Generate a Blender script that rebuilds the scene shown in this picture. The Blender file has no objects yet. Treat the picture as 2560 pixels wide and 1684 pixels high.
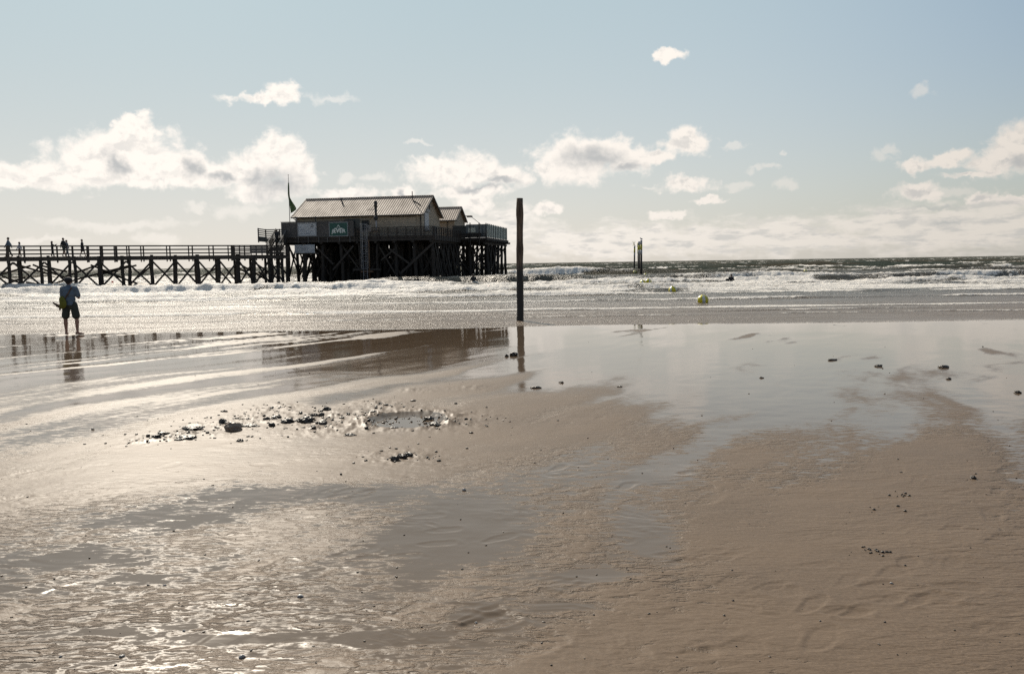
import bpy, bmesh, math, random
import numpy as np
from mathutils import Vector, Matrix, Euler
random.seed(7)
rng = np.random.default_rng(11)
R = math.radians
S = bpy.context.scene
col = S.collection

# ------------------------------------------------------------------ camera
W_, H_, F_ = 2560.0, 1684.0, 1991.0
CAM_H = 2.1
PITCH = math.atan(184.0 / F_)
ROLL = math.atan(0.0150)
cam_d = bpy.data.cameras.new('camera')
cam = bpy.data.objects.new('camera', cam_d)
col.objects.link(cam)
cam_d.sensor_width = 36.0
cam_d.lens = 36.0 * F_ / W_
cam_d.clip_start = 0.1
cam_d.clip_end = 30000
CM = Matrix.Rotation(math.pi / 2 - PITCH, 4, 'X') @ Matrix.Rotation(-ROLL, 4, 'Z')
CM = Matrix.Translation((0, 0, CAM_H)) @ CM
cam.matrix_world = CM
S.camera = cam
CR = CM.to_3x3()


def ray(px, py):
    return CR @ Vector(((px - W_ / 2) / F_, -(py - H_ / 2) / F_, -1.0))


SLOPE, SAND0 = .020, .54      # the beach falls 2 cm per metre towards the sea


def G(px, py):
    d = ray(px, py)
    return Vector((0, 0, CAM_H)) + d * ((CAM_H - SAND0) / (-d.z - SLOPE * d.y))


def AT(px, py, Y):
    d = ray(px, py)
    return Vector((0, 0, CAM_H)) + d * (Y / d.y)


# ------------------------------------------------------------------ helpers
def empty(name, loc):
    o = bpy.data.objects.new(name, None)
    o.empty_display_size = 0.2
    col.objects.link(o)
    o.location = loc
    return o


def tag(o, label=None, cat=None, group=None, kind=None):
    if label: o['label'] = label
    if cat: o['category'] = cat
    if group: o['group'] = group
    if kind: o['kind'] = kind
    return o


class MB:
    def __init__(s):
        s.v = []; s.f = []

    def add(s, vs, fs):
        n = len(s.v)
        s.v += [tuple(v) for v in vs]
        s.f += [tuple(i + n for i in f) for f in fs]
        return s

    def box(s, c, d, rz=0.0, tilt=None):
        cx, cy, cz = c
        M = Matrix.Rotation(rz, 3, 'Z')
        if tilt is not None: M = M @ tilt
        vs = []
        for k in (-.5, .5):
            for (i, j) in ((-.5, -.5), (.5, -.5), (.5, .5), (-.5, .5)):
                p = M @ Vector((i * d[0], j * d[1], k * d[2]))
                vs.append((cx + p.x, cy + p.y, cz + p.z))
        return s.add(vs, [(3, 2, 1, 0), (4, 5, 6, 7), (0, 1, 5, 4), (1, 2, 6, 5), (2, 3, 7, 6), (3, 0, 4, 7)])

    def beam(s, a, b, w, h, up=(0, 0, 1)):
        a = Vector(a); b = Vector(b)
        t = (b - a).normalized()
        u = Vector(up)
        if abs(t.dot(u)) > .99: u = Vector((0, 1, 0))
        r = t.cross(u).normalized(); u2 = r.cross(t).normalized()
        vs = []
        for p in (a, b):
            for (i, j) in ((-.5, -.5), (.5, -.5), (.5, .5), (-.5, .5)):
                vs.append(p + r * (i * w) + u2 * (j * h))
        return s.add(vs, [(0, 1, 2, 3), (7, 6, 5, 4), (0, 4, 5, 1), (1, 5, 6, 2), (2, 6, 7, 3), (3, 7, 4, 0)])

    def tube(s, pts, rad, n=10, cap=True, jit=0.0):
        pts = [Vector(p) for p in pts]
        if not hasattr(rad, '__len__'): rad = [rad] * len(pts)
        rings = []
        prev = None
        for i, p in enumerate(pts):
            t = (pts[min(i + 1, len(pts) - 1)] - pts[max(i - 1, 0)]).normalized()
            u = Vector((0, 0, 1)) if abs(t.z) < .9 else Vector((0, 1, 0))
            if prev is not None: u = prev
            r = t.cross(u).normalized(); u2 = r.cross(t).normalized(); prev = u2
            ring = []
            for k in range(n):
                a = 2 * math.pi * k / n
                q = rad[i] * (1 + random.uniform(-jit, jit))
                ring.append(p + r * (q * math.cos(a)) + u2 * (q * math.sin(a)))
            rings.append(ring)
        vs = [q for ring in rings for q in ring]
        fs = []
        for i in range(len(pts) - 1):
            for k in range(n):
                a = i * n + k; b = i * n + (k + 1) % n
                fs.append((a, b, b + n, a + n))
        if cap:
            fs.append(tuple(range(n))[::-1]); m = (len(pts) - 1) * n
            fs.append(tuple(m + k for k in range(n)))
        return s.add(vs, fs)

    def ball(s, c, r, nu=12, nv=8, rot=None):
        if not hasattr(r, '__len__'): r = (r, r, r)
        M = rot or Matrix.Identity(3)
        c = Vector(c)
        vs = [c + M @ Vector((0, 0, r[2]))]
        for i in range(1, nv):
            a = math.pi * i / nv
            for k in range(nu):
                b = 2 * math.pi * k / nu
                vs.append(c + M @ Vector((r[0] * math.sin(a) * math.cos(b), r[1] * math.sin(a) * math.sin(b), r[2] * math.cos(a))))
        vs.append(c + M @ Vector((0, 0, -r[2])))
        fs = []
        for k in range(nu): fs.append((0, 1 + k, 1 + (k + 1) % nu))
        for i in range(nv - 2):
            for k in range(nu):
                a = 1 + i * nu + k; b = 1 + i * nu + (k + 1) % nu
                fs.append((a, a + nu, b + nu, b))
        m = 1 + (nv - 2) * nu; e = len(vs) - 1
        for k in range(nu): fs.append((m + k, e, m + (k + 1) % nu))
        return s.add(vs, fs)

    def mesh(s, name, off=(0, 0, 0), smooth=False):
        me = bpy.data.meshes.new(name)
        me.from_pydata([(v[0] - off[0], v[1] - off[1], v[2] - off[2]) for v in s.v], [], s.f)
        me.update()
        bm = bmesh.new(); bm.from_mesh(me)
        bmesh.ops.recalc_face_normals(bm, faces=bm.faces)
        bm.to_mesh(me); bm.free()
        if smooth:
            me.polygons.foreach_set('use_smooth', [True] * len(me.polygons))
        return me

    def build(s, name, mat, parent=None, smooth=False, origin=None):
        """verts are world coords; parent is an unrotated Empty or object"""
        if parent is not None:
            off = wloc(parent)
        else:
            off = Vector(origin) if origin is not None else Vector((0, 0, 0))
        me = s.mesh(name, off, smooth)
        o = bpy.data.objects.new(name, me)
        col.objects.link(o)
        if parent is not None: o.parent = parent
        else: o.location = off
        if mat: me.materials.append(mat)
        return o


def wloc(o):
    v = Vector(o.location)
    while o.parent:
        o = o.parent
        v = v + Vector(o.location)
    return v


# ------------------------------------------------------------------ numpy noise
_T = rng.random((512, 512)).astype(np.float64)


def vn(x, y, seed=0):
    x = np.asarray(x, float) + seed * 17.31; y = np.asarray(y, float) + seed * 9.73
    xi = np.floor(x).astype(np.int64); yi = np.floor(y).astype(np.int64)
    fx = x - xi; fy = y - yi
    fx = fx * fx * fx * (fx * (fx * 6 - 15) + 10); fy = fy * fy * fy * (fy * (fy * 6 - 15) + 10)
    a = _T[xi & 511, yi & 511]; b = _T[(xi + 1) & 511, yi & 511]
    c = _T[xi & 511, (yi + 1) & 511]; d = _T[(xi + 1) & 511, (yi + 1) & 511]
    return (a * (1 - fx) + b * fx) * (1 - fy) + (c * (1 - fx) + d * fx) * fy


def fbm(x, y, o=4, seed=0, g=.5):
    s = 0; a = 1; t = 0
    c, q = math.cos(.6), math.sin(.6)
    for i in range(o):
        s = s + a * vn(x, y, seed + i * 3.7); t += a
        x, y = (x * c - y * q) * 2.03, (x * q + y * c) * 2.03
        a *= g
    return s / t


def sst(a, b, x):
    t = np.clip((x - a) / (b - a), 0, 1)
    return t * t * (3 - 2 * t)


# ------------------------------------------------------------------ node helpers
class NT:
    def __init__(s, tree):
        s.t = tree; s.n = tree.nodes; s.l = tree.links

    def new(s, typ, **kw):
        n = s.n.new(typ)
        for k, v in kw.items(): setattr(n, k, v)
        return n

    def set(s, sock, v):
        if hasattr(v, 'is_output'): s.l.new(v, sock)
        elif v is not None: sock.default_value = v

    def m(s, op, a, b=None, c=None, clamp=False):
        n = s.new('ShaderNodeMath', operation=op, use_clamp=clamp)
        s.set(n.inputs[0], a); s.set(n.inputs[1], b); s.set(n.inputs[2], c)
        return n.outputs[0]

    def vm(s, op, a, b=None, c=None):
        n = s.new('ShaderNodeVectorMath', operation=op)
        s.set(n.inputs[0], a); s.set(n.inputs[1], b)
        if c is not None: s.set(n.inputs[2], c)
        return n

    def noise(s, vec, scale, detail=4, rough=.55, dist=0.0, typ='FBM'):
        n = s.new('ShaderNodeTexNoise')
        n.noise_dimensions = '3D'; n.noise_type = typ
        s.set(n.inputs['Vector'], vec)
        n.inputs['Scale'].default_value = scale; n.inputs['Detail'].default_value = detail
        n.inputs['Roughness'].default_value = rough; n.inputs['Distortion'].default_value = dist
        return n.outputs[0]

    def ss(s, v, a, b):
        n = s.new('ShaderNodeMapRange', interpolation_type='SMOOTHSTEP')
        s.set(n.inputs[0], v); s.set(n.inputs[1], a); s.set(n.inputs[2], b)
        return n.outputs[0]

    def mr(s, v, a, b, c, d):
        n = s.new('ShaderNodeMapRange')
        for i, q in enumerate((v, a, b, c, d)): s.set(n.inputs[i], q)
        return n.outputs[0]

    def mix(s, f, a, b, blend='MIX'):
        n = s.new('ShaderNodeMix', data_type='RGBA', blend_type=blend)
        s.set(n.inputs[0], f); s.set(n.inputs[6], a); s.set(n.inputs[7], b)
        return n.outputs[2]

    def map(s, vec, sc=(1, 1, 1), rot=(0, 0, 0), loc=(0, 0, 0)):
        n = s.new('ShaderNodeMapping')
        s.set(n.inputs[0], vec); n.inputs[1].default_value = loc; n.inputs[2].default_value = rot; n.inputs[3].default_value = sc
        return n.outputs[0]

    def bump(s, h, strength=.5, dist=.02, normal=None):
        n = s.new('ShaderNodeBump'); n.inputs['Strength'].default_value = strength; n.inputs['Distance'].default_value = dist
        s.set(n.inputs['Height'], h)
        if normal: s.set(n.inputs['Normal'], normal)
        return n.outputs[0]


def c4(c): return (c[0], c[1], c[2], 1.0)


def new_mat(name):
    m = bpy.data.materials.new(name); m.use_nodes = True
    nt = NT(m.node_tree)
    p = m.node_tree.nodes['Principled BSDF']
    return m, nt, p


def simple(name, c1, c2=None, rough=.7, scale=6, metal=0, spec=.5, bump=.3, dist=.01, stretch=(1, 1, 1), coords='Object'):
    m, nt, p = new_mat(name)
    tc = nt.new('ShaderNodeTexCoord').outputs[coords]
    v = nt.map(tc, stretch)
    n = nt.noise(v, scale, 6, .6)
    if c2 is None: c2 = tuple(x * .7 for x in c1)
    nt.set(p.inputs['Base Color'], nt.mix(nt.ss(n, .35, .65), c4(c1), c4(c2)))
    nt.set(p.inputs['Roughness'], nt.mr(n, 0, 1, max(rough - .12, .02), min(rough + .12, 1)))
    p.inputs['Metallic'].default_value = metal
    p.inputs['Specular IOR Level'].default_value = spec
    if bump: nt.set(p.inputs['Normal'], nt.bump(n, bump, dist))
    return m


M = {}
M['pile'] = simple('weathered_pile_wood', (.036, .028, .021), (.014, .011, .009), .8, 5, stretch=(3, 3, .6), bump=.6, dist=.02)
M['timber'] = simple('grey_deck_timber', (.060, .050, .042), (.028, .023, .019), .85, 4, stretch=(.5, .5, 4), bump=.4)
M['rail'] = simple('railing_timber', (.058, .048, .040), (.028, .023, .019), .85, 4, bump=.3)
M['fence'] = simple('screen_boards', (.125, .118, .112), (.065, .061, .058), .85, 3, stretch=(.6, .6, 6), bump=.4)
M['darkpanel'] = simple('dark_panel', (.045, .05, .047), (.03, .034, .032), .6, 3)
M['wall'] = simple('cream_plank_wall', (.42, .35, .26), (.33, .27, .20), .7, 1.5, stretch=(.4, .4, 3), bump=.2)
M['roof'] = simple('ribbed_roof_sheet', (.33, .255, .20), (.25, .19, .145), .66, .8, stretch=(1, .3, 1), bump=.0, spec=.22)
M['dark'] = simple('dark_trim', (.03, .028, .026), (.018, .017, .016), .6, 3)
M['metal'] = simple('galvanised_metal', (.36, .36, .37), (.26, .26, .27), .5, 8, metal=.5)
M['white'] = simple('white_board', (.46, .48, .50), (.38, .40, .42), .5, 2, bump=.05)
M['frame'] = simple('grey_frame', (.28, .29, .30), (.2, .21, .22), .5, 4)
M['green'] = simple('green_sign_board', (.0, .075, .055), (.0, .055, .045), .45, 2, bump=.05)
M['letter'] = simple('pale_lettering', (.72, .75, .72), (.62, .66, .62), .5, 6, bump=0)
M['ink'] = simple('grey_print', (.25, .28, .32), (.18, .2, .24), .5, 6, bump=0)
M['inkd'] = simple('dark_print', (.05, .06, .08), (.04, .04, .06), .5, 6, bump=0)
M['flag'] = simple('green_flag_cloth', (.10, .16, .06), (.06, .11, .04), .8, 2, bump=.2)
M['glassp'] = simple('smoked_glass_panel', (.10, .125, .14), (.07, .09, .10), .15, 2, bump=0)
M['brownpipe'] = simple('rusty_pipe', (.16, .09, .045), (.09, .05, .03), .6, 7)
M['skin'] = simple('skin', (.36, .2, .14), (.28, .15, .1), .55, 9, bump=.05)
M['hair'] = simple('dark_hair', (.02, .016, .013), (.012, .01, .008), .6, 30, bump=.5)
M['bluecloth'] = simple('pale_blue_cloth', (.13, .18, .235), (.09, .13, .18), .85, 10)
M['greycloth'] = simple('grey_cloth', (.22, .24, .27), (.15, .165, .19), .85, 10)
M['whitecloth'] = simple('white_cloth', (.55, .55, .58), (.42, .42, .46), .85, 10)
M['blackcloth'] = simple('black_cloth', (.022, .023, .026), (.013, .013, .016), .8, 10)
M['darkshorts'] = simple('dark_green_shorts', (.045, .055, .042), (.03, .036, .03), .85, 12)
M['yellowbag'] = simple('yellow_bag_cloth', (.15, .155, .007), (.10, .105, .005), .7, 8)
M['brownleather'] = simple('brown_leather', (.12, .07, .04), (.07, .04, .025), .6, 8)
M['redbuoy'] = simple('faded_red_plastic', (.45, .07, .05), (.33, .05, .04), .4, 6, bump=.05)
M['gull'] = simple('gull_feathers', (.6, .6, .6), (.4, .4, .42), .8, 8)
M['yellowpaint'] = simple('yellow_band_paint', (.50, .45, .02), (.40, .36, .02), .6, 5)
M['greypaint'] = simple('grey_band_paint', (.40, .41, .43), (.30, .31, .33), .6, 5)
M['clod'] = simple('wet_peat_clod', (.07, .05, .034), (.025, .018, .013), .35, 40, bump=.9, dist=.012)
M['sandlump'] = simple('wet_sand_lump', (.26, .185, .125), (.16, .11, .075), .4, 30, bump=.7, dist=.01)


def buoy_mat():
    m, nt, p = new_mat('yellow_buoy_plastic')
    tc = nt.new('ShaderNodeTexCoord').outputs['Object']
    sx = nt.new('ShaderNodeSeparateXYZ'); nt.set(sx.inputs[0], tc)
    a = nt.m('ARCTAN2', sx.outputs[0], sx.outputs[1])
    w = nt.m('PINGPONG', nt.m('ADD', a, 3.6), .785)
    k = nt.ss(w, .50, .54)
    n = nt.noise(tc, 9, 5)
    base = nt.mix(k, c4((.70, .58, .02)), c4((.66, .66, .62)))
    nt.set(p.inputs['Base Color'], nt.mix(nt.ss(n, .5, .8), base, c4((.3, .28, .1))))
    p.inputs['Roughness'].default_value = .35
    nt.set(p.inputs['Normal'], nt.bump(n, .1, .01))
    return m


M['buoy'] = buoy_mat()


def post_mat():
    m, nt, p = new_mat('weathered_post_wood')
    tc = nt.new('ShaderNodeTexCoord').outputs['Object']
    v = nt.map(tc, (9, 9, .7))
    n = nt.noise(v, 2.2, 8, .65, .3)
    n2 = nt.noise(nt.map(tc, (16, 16, .5)), 3, 4, .6)
    sx = nt.new('ShaderNodeSeparateXYZ'); nt.set(sx.inputs[0], tc)
    hz = nt.m('ADD', sx.outputs[2], nt.m('MULTIPLY', nt.noise(tc, 2.5, 4), .5))
    wet = nt.ss(hz, 2.45, 1.95)
    dry = nt.mix(nt.ss(n, .35, .62), c4((.19, .135, .09)), c4((.07, .048, .032)))
    dry = nt.mix(nt.ss(n2, .58, .66), dry, c4((.015, .011, .009)))
    we = nt.mix(nt.ss(n, .4, .6), c4((.014, .012, .010)), c4((.006, .005, .005)))
    nt.set(p.inputs['Base Color'], nt.mix(wet, dry, we))
    nt.set(p.inputs['Roughness'], nt.mr(wet, 0, 1, .8, .5))
    nt.set(p.inputs['Normal'], nt.bump(nt.m('ADD', n, n2), .8, .02))
    return m


M['post'] = post_mat()

# ------------------------------------------------------------------ sea
BORES = [  # distance, height, width front, width back, foam, meander, tail, seed
    (31.2, .015, .12, .5, .50, .9, .2, 17),
    (33.4, .02, .14, .6, .42, .7, .25, 18),
    (35.6, .055, .22, 1.2, 1.05, .6, .45, 1),
    (43.6, .07, .25, 1.5, .62, .9, .3, 2),
    (51.5, .13, .4, 2.0, .95, 1.4, 1.6, 3),
    (56.5, .16, .5, 2.2, 1.0, 1.6, 2.2, 4),
    (62.5, .22, .6, 2.8, 1.0, 2.0, 2.5, 5),
    (70.5, .36, .8, 3.2, 1.1, 2.4, 3.0, 6),
    (79.5, .42, .9, 3.4, 1.0, 2.6, 3.2, 7),
    (89.0, .52, 1.0, 4.0, 1.15, 3.0, 3.0, 8),
    (101., .30, 1.2, 4.5, .50, 3.5, 2.5, 9),
    (119., .34, 1.3, 5.0, .32, 4.0, 2.5, 10),
    (141., .42, 1.5, 6.0, .34, 5.0, 2.5, 11),
    (172., .35, 2.5, 7.0, .26, 6.0, 3.0, 12),
    (214., .45, 3.5, 9.0, .14, 8.0, 2.5, 13),
    (265., .5, 4.0, 11., .10, 9.0, 2.5, 14),
    (330., .6, 5.0, 13., .08, 10., 2.5, 15),
    (420., .6, 6.0, 15., .06, 10., 3, 16),
]
SEA_Z = -0.012


def sea(x, y):
    x = np.asarray(x, float); y = np.asarray(y, float)
    g = sst(27, 75, y)
    z = (.004 + .075 * g) * (fbm(x / 1.1, y / .75, 4, 21) - .5) * 2
    z += .26 * sst(60, 120, y) * (fbm(x / 9., y / 4.5, 4, 31) - .5) * 2
    z += .22 * sst(100, 300, y) * (fbm(x / 30., y / 11., 3, 37) - .5) * 2
    foam = np.zeros_like(z)
    for (Y, A, wf, wb, Fm, me, tl, sd) in BORES:
        k = np.abs(y - Y) < me * 1.3 + max(4 * wb, 4.5 * tl)
        if not k.any(): continue
        x_ = x[k]; y_ = y[k]; o_ = 0 * x_
        yc = Y + me * (fbm(x_ / (Y * .30), o_ + sd, 4, 40 + sd) - .5) * 2 + me * .25 * (fbm(x_ / (Y * .03), o_, 3, 60 + sd) - .5)
        d = y_ - yc
        m = fbm(x_ / (Y * .22) + sd, o_ + .3, 3, 80 + sd)
        am = A * (.25 + 1.5 * sst(.25, .75, m))
        if Y == 141.:
            loc = np.exp(-((x_ - 8) / 9) ** 2) + .8 * np.exp(-((x_ + 22) / 16) ** 2)
            am = am + .62 * loc
        pr = np.where(d < 0, np.exp(-(d / wf) ** 2), np.exp(-(np.abs(d) / wb) ** 1.5))
        z[k] += am * pr - .18 * am * np.exp(-((d + 2.2 * wf) / (1.8 * wf)) ** 2)
        fr = np.where(d < 0, np.exp(-(d / (wf * 1.25)) ** 2), np.exp(-np.abs(d) / tl))
        if Y == 141.: fr = fr * (1 + 2.6 * loc)
        fm = Fm * (.45 + .9 * sst(.25, .7, fbm(x_ / (Y * .12), o_, 3, 100 + sd)))
        foam[k] = np.maximum(foam[k], fm * fr)
    # broken foam carpet of the surf zone
    car = sst(49, 56, y) * (1 - sst(88, 101, y))
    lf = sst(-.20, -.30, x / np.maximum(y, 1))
    car = np.maximum(car, 1.25 * lf * sst(49, 56, y) * (1 - sst(170, 260, y)))  # wide surf on the left; the extra white also paints in sun glare
    n = fbm(x / (2.6 + y * .02), y / (1.5 + y * .012), 5, 130)
    right = sst(-.10, .22, x / np.maximum(y, 1)) * .20 + .12 * sst(-.25, -.45, x / np.maximum(y, 1))
    calm = np.exp(-(((x + 12) / 15) ** 2)) * sst(80, 84, y) * (1 - sst(126, 138, y))
    calm = calm + .8 * np.exp(-(((x - 8) / 12) ** 2)) * sst(78, 84, y) * (1 - sst(126, 138, y))
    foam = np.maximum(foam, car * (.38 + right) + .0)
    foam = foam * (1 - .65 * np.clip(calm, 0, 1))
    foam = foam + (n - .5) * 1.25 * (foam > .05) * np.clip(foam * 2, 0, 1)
    # white caps further out
    cap = sst(.64, .74, fbm(x / 9., y / 6., 5, 150)) * sst(104, 120, y)
    foam = np.maximum(foam, cap * .8)
    foam = np.clip(foam, 0, 1.4)
    cl = np.abs(fbm(x / 1.3, y / 1.0, 4, 170) - .5) * 2
    z += sst(46, 70, y) * sst(.15, .8, foam) * (.34 * cl + .12 * (fbm(x / .45, y / .4, 2, 173) - .3)) * (.6 + .4 * sst(60, 110, y))
    z += .015 * sst(.3, .8, foam) * (1 - sst(48, 55, y)) * fbm(x / .2, y / .2, 2, 175)
    return z + SEA_Z, foam


def sea_z(x, y): return float(sea(np.array([x]), np.array([y]))[0][0])


def fan_grid(name, ys, tin, tout, offx):
    """rows at ys; columns dense inside +-tin*y, sparse outside"""
    t = np.concatenate([-tout[::-1], tin, tout])
    T, Yg = np.meshgrid(t, ys)
    Xg = T * np.maximum(Yg, 3.0) + np.sign(T) * np.clip(np.abs(T) - tin.max(), 0, None) * offx
    return Xg, Yg


def grid_mesh(name, X, Y, Z, attrs, mat):
    nr, nc = X.shape
    me = bpy.data.meshes.new(name)
    co = np.stack([X, Y, Z], -1).reshape(-1, 3).astype(np.float32)
    me.vertices.add(nr * nc); me.vertices.foreach_set('co', co.ravel())
    i = np.arange(nr * nc, dtype=np.int32).reshape(nr, nc)
    q = np.stack([i[:-1, :-1], i[:-1, 1:], i[1:, 1:], i[1:, :-1]], -1).reshape(-1, 4)
    nf = len(q)
    me.loops.add(nf * 4); me.loops.foreach_set('vertex_index', q.ravel())
    me.polygons.add(nf)
    me.polygons.foreach_set('loop_start', np.arange(0, nf * 4, 4, dtype=np.int32))
    me.polygons.foreach_set('use_smooth', np.ones(nf, bool))
    me.update(calc_edges=True)
    for k, v in attrs.items():
        a = me.attributes.new(k, 'FLOAT', 'POINT')
        a.data.foreach_set('value', np.ascontiguousarray(v, dtype=np.float32).ravel())
    me.materials.append(mat)
    o = bpy.data.objects.new(name, me); col.objects.link(o)
    return o


def sea_mat():
    m, nt, p = new_mat('north_sea_water')
    geo = nt.new('ShaderNodeNewGeometry').outputs['Position']
    at = nt.new('ShaderNodeAttribute'); at.attribute_name = 'foam'; foam = at.outputs['Fac']
    sx = nt.new('ShaderNodeSeparateXYZ'); nt.set(sx.inputs[0], geo)
    y = sx.outputs[1]; z = sx.outputs[2]
    fine = nt.noise(nt.map(geo, (1.0, 1.6, 1)), 3.2, 6, .65)
    fmask = nt.m('ADD', foam, nt.m('MULTIPLY', nt.m('SUBTRACT', fine, .5), 1.3))
    fmask = nt.ss(fmask, .36, .62)
    shallow = nt.ss(y, 60, 30)
    far = nt.ss(y, 95, 190)
    deepc = nt.mix(far, c4((.075, .058, .035)), c4((.040, .047, .034)))
    big = nt.noise(nt.map(geo, (.02, .05, 0)), 1.0, 3)
    deepc = nt.mix(nt.m('MULTIPLY', far, nt.ss(big, .45, .6)), deepc, c4((.062, .048, .028)))
    wc = nt.mix(shallow, deepc, c4((.150, .105, .070)))
    fc = nt.mix(fine, c4((.84, .77, .68)), c4((.93, .88, .81)))
    nt.set(p.inputs['Base Color'], nt.mix(fmask, wc, fc))
    nt.set(p.inputs['Roughness'], nt.mr(fmask, 0, 1, .27, .6))
    nt.set(p.inputs['Specular IOR Level'], nt.m('MULTIPLY', nt.m('MULTIPLY', nt.mr(fmask, 0, 1, .5, .45), nt.mr(y, 85, 150, 1.0, .16)), nt.mr(y, 33, 40, .45, 1.0)))
    p.inputs['IOR'].default_value = 1.333
    # wavelets
    r1 = nt.noise(nt.map(geo, (1.0, 2.2, 1)), 3.6, 5, .66, .5)
    r2 = nt.noise(nt.map(geo, (.35, .8, 1)), 1.4, 6, .62, .3)
    amp1 = nt.m('MULTIPLY', nt.mr(y, 26, 60, .50, 1.1), nt.mr(nt.noise(nt.map(geo, (.12, .55, 0)), 1.0, 4, .6, .5), .35, .65, .25, 1.5))
    h = nt.m('ADD', nt.m('MULTIPLY', r1, nt.m('MULTIPLY', amp1, .13)), nt.m('MULTIPLY', r2, nt.mr(y, 30, 160, .05, .75)))
    h = nt.m('ADD', h, nt.m('MULTIPLY', nt.m('MULTIPLY', fmask, nt.noise(nt.map(geo, (1, 1.3, 1)), 4.5, 6, .7)), .20))
    nb = nt.bump(h, 1.0, 1.0)
    nt.set(p.inputs['Normal'], nb)
    # far off only the faces of the wavelets turned to the shore are seen: mostly body colour, little mirror
    df = nt.new('ShaderNodeBsdfDiffuse'); nt.set(df.inputs[0], wc); nt.set(df.inputs['Normal'], nb)
    mx = nt.new('ShaderNodeMixShader')
    nt.set(mx.inputs[0], nt.m('MULTIPLY', nt.mr(y, 85, 170, 0, .78), nt.m('SUBTRACT', 1.0, fmask)))
    nt.l.new(p.outputs[0], mx.inputs[1]); nt.l.new(df.outputs[0], mx.inputs[2])
    nt.l.new(mx.outputs[0], m.node_tree.nodes['Material Output'].inputs[0])
    return m


M['sea'] = sea_mat()
ys = [25.2]
while ys[-1] < 300: ys.append(ys[-1] + max(.06, .0034 * ys[-1]))
while ys[-1] < 12000: ys.append(ys[-1] * 1.02)
ys = np.array(ys)
tin = np.linspace(-.78, .78, 1000)
tout = .78 + np.array([.05, .12, .22, .35, .55, .8, 1.2, 2, 3.2, 5])
X, Y = fan_grid('sea', ys, tin, tout, 20)
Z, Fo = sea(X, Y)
fade = 1 - sst(700, 3000, Y)
Z = (Z - SEA_Z) * fade + SEA_Z
# the sheet tucks under the sand at the waterline
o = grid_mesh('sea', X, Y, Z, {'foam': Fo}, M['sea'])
tag(o, kind='structure')

# ------------------------------------------------------------------ sand
FOOT = []  # x, y, len, wid, angle, depth


def foot(px, py, L=.27, Wd=.11, ang=None, dep=.018):
    p = G(px, py)
    FOOT.append((p.x, p.y, L, Wd, R(20) if ang is None else ang, dep))


for a in [(760, 1300), (600, 1345), (790, 1365), (530, 1255), (500, 1280), (670, 1162), (1530, 1350), (1300, 1425), (830, 1445),
          (880, 1380), (155, 1475), (2270, 1408), (2230, 1432), (2510, 1350), (2485, 1290), (2560, 1250), (2385, 1408), (2400, 1468),
          (1770, 1250), (2240, 1178), (1930, 1178), (1720, 1182), (2520, 1175), (700, 1415), (1250, 1345), (1110, 1325), (1070, 1290),
          (935, 1300), (430, 1165), (250, 1165), (60, 1182), (40, 1248), (380, 1205), (1850, 1620), (2050, 1600), (2470, 1575),
          (640, 1490), (520, 1620), (1740, 1640), (1200, 1545), (1350, 1620), (700, 1625), (1560, 1215), (1400, 1170), (1630, 1060),
          (1500, 1045), (1340, 1052), (2300, 1060), (2090, 1170), (2330, 1500), (2100, 1530), (1960, 1480)]:
    foot(a[0] + random.uniform(-5, 5), a[1], random.uniform(.22, .34), random.uniform(.09, .15), R(random.uniform(-25, 50)), random.uniform(.002, .004))
foot(1215, 1558, .32, .14, R(10), .007)
for _ in range(16):      # faint walking tracks
    x0, y0 = random.uniform(100, 2500), random.uniform(1120, 1600); sx, sy = random.uniform(-110, 110), random.uniform(-34, 34)
    for k in range(5):
        foot(x0 + sx * k + random.uniform(-8, 8), max(1090, min(1660, y0 + sy * k)) + (7 if k % 2 else -7), random.uniform(.22, .28), random.uniform(.08, .1), R(random.uniform(-15, 40)), random.uniform(.0015, .0032))
POOL = G(1020, 1050)
BELT = [(G(px, py), r) for (px, py, r) in
        [(400, 1098, .35), (470, 1085, .4), (560, 1062, .45), (620, 1050, .5), (700, 1045, .5), (780, 1048, .55), (850, 1040, .55), (920, 1050, .5),
         (980, 1040, .7), (1060, 1048, .7), (1110, 1060, .45), (820, 1070, .5), (690, 1020, .3), (950, 1010, .35), (1010, 1142, .3), (1170, 970, .3), (1050, 975, .25)]]


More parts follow.
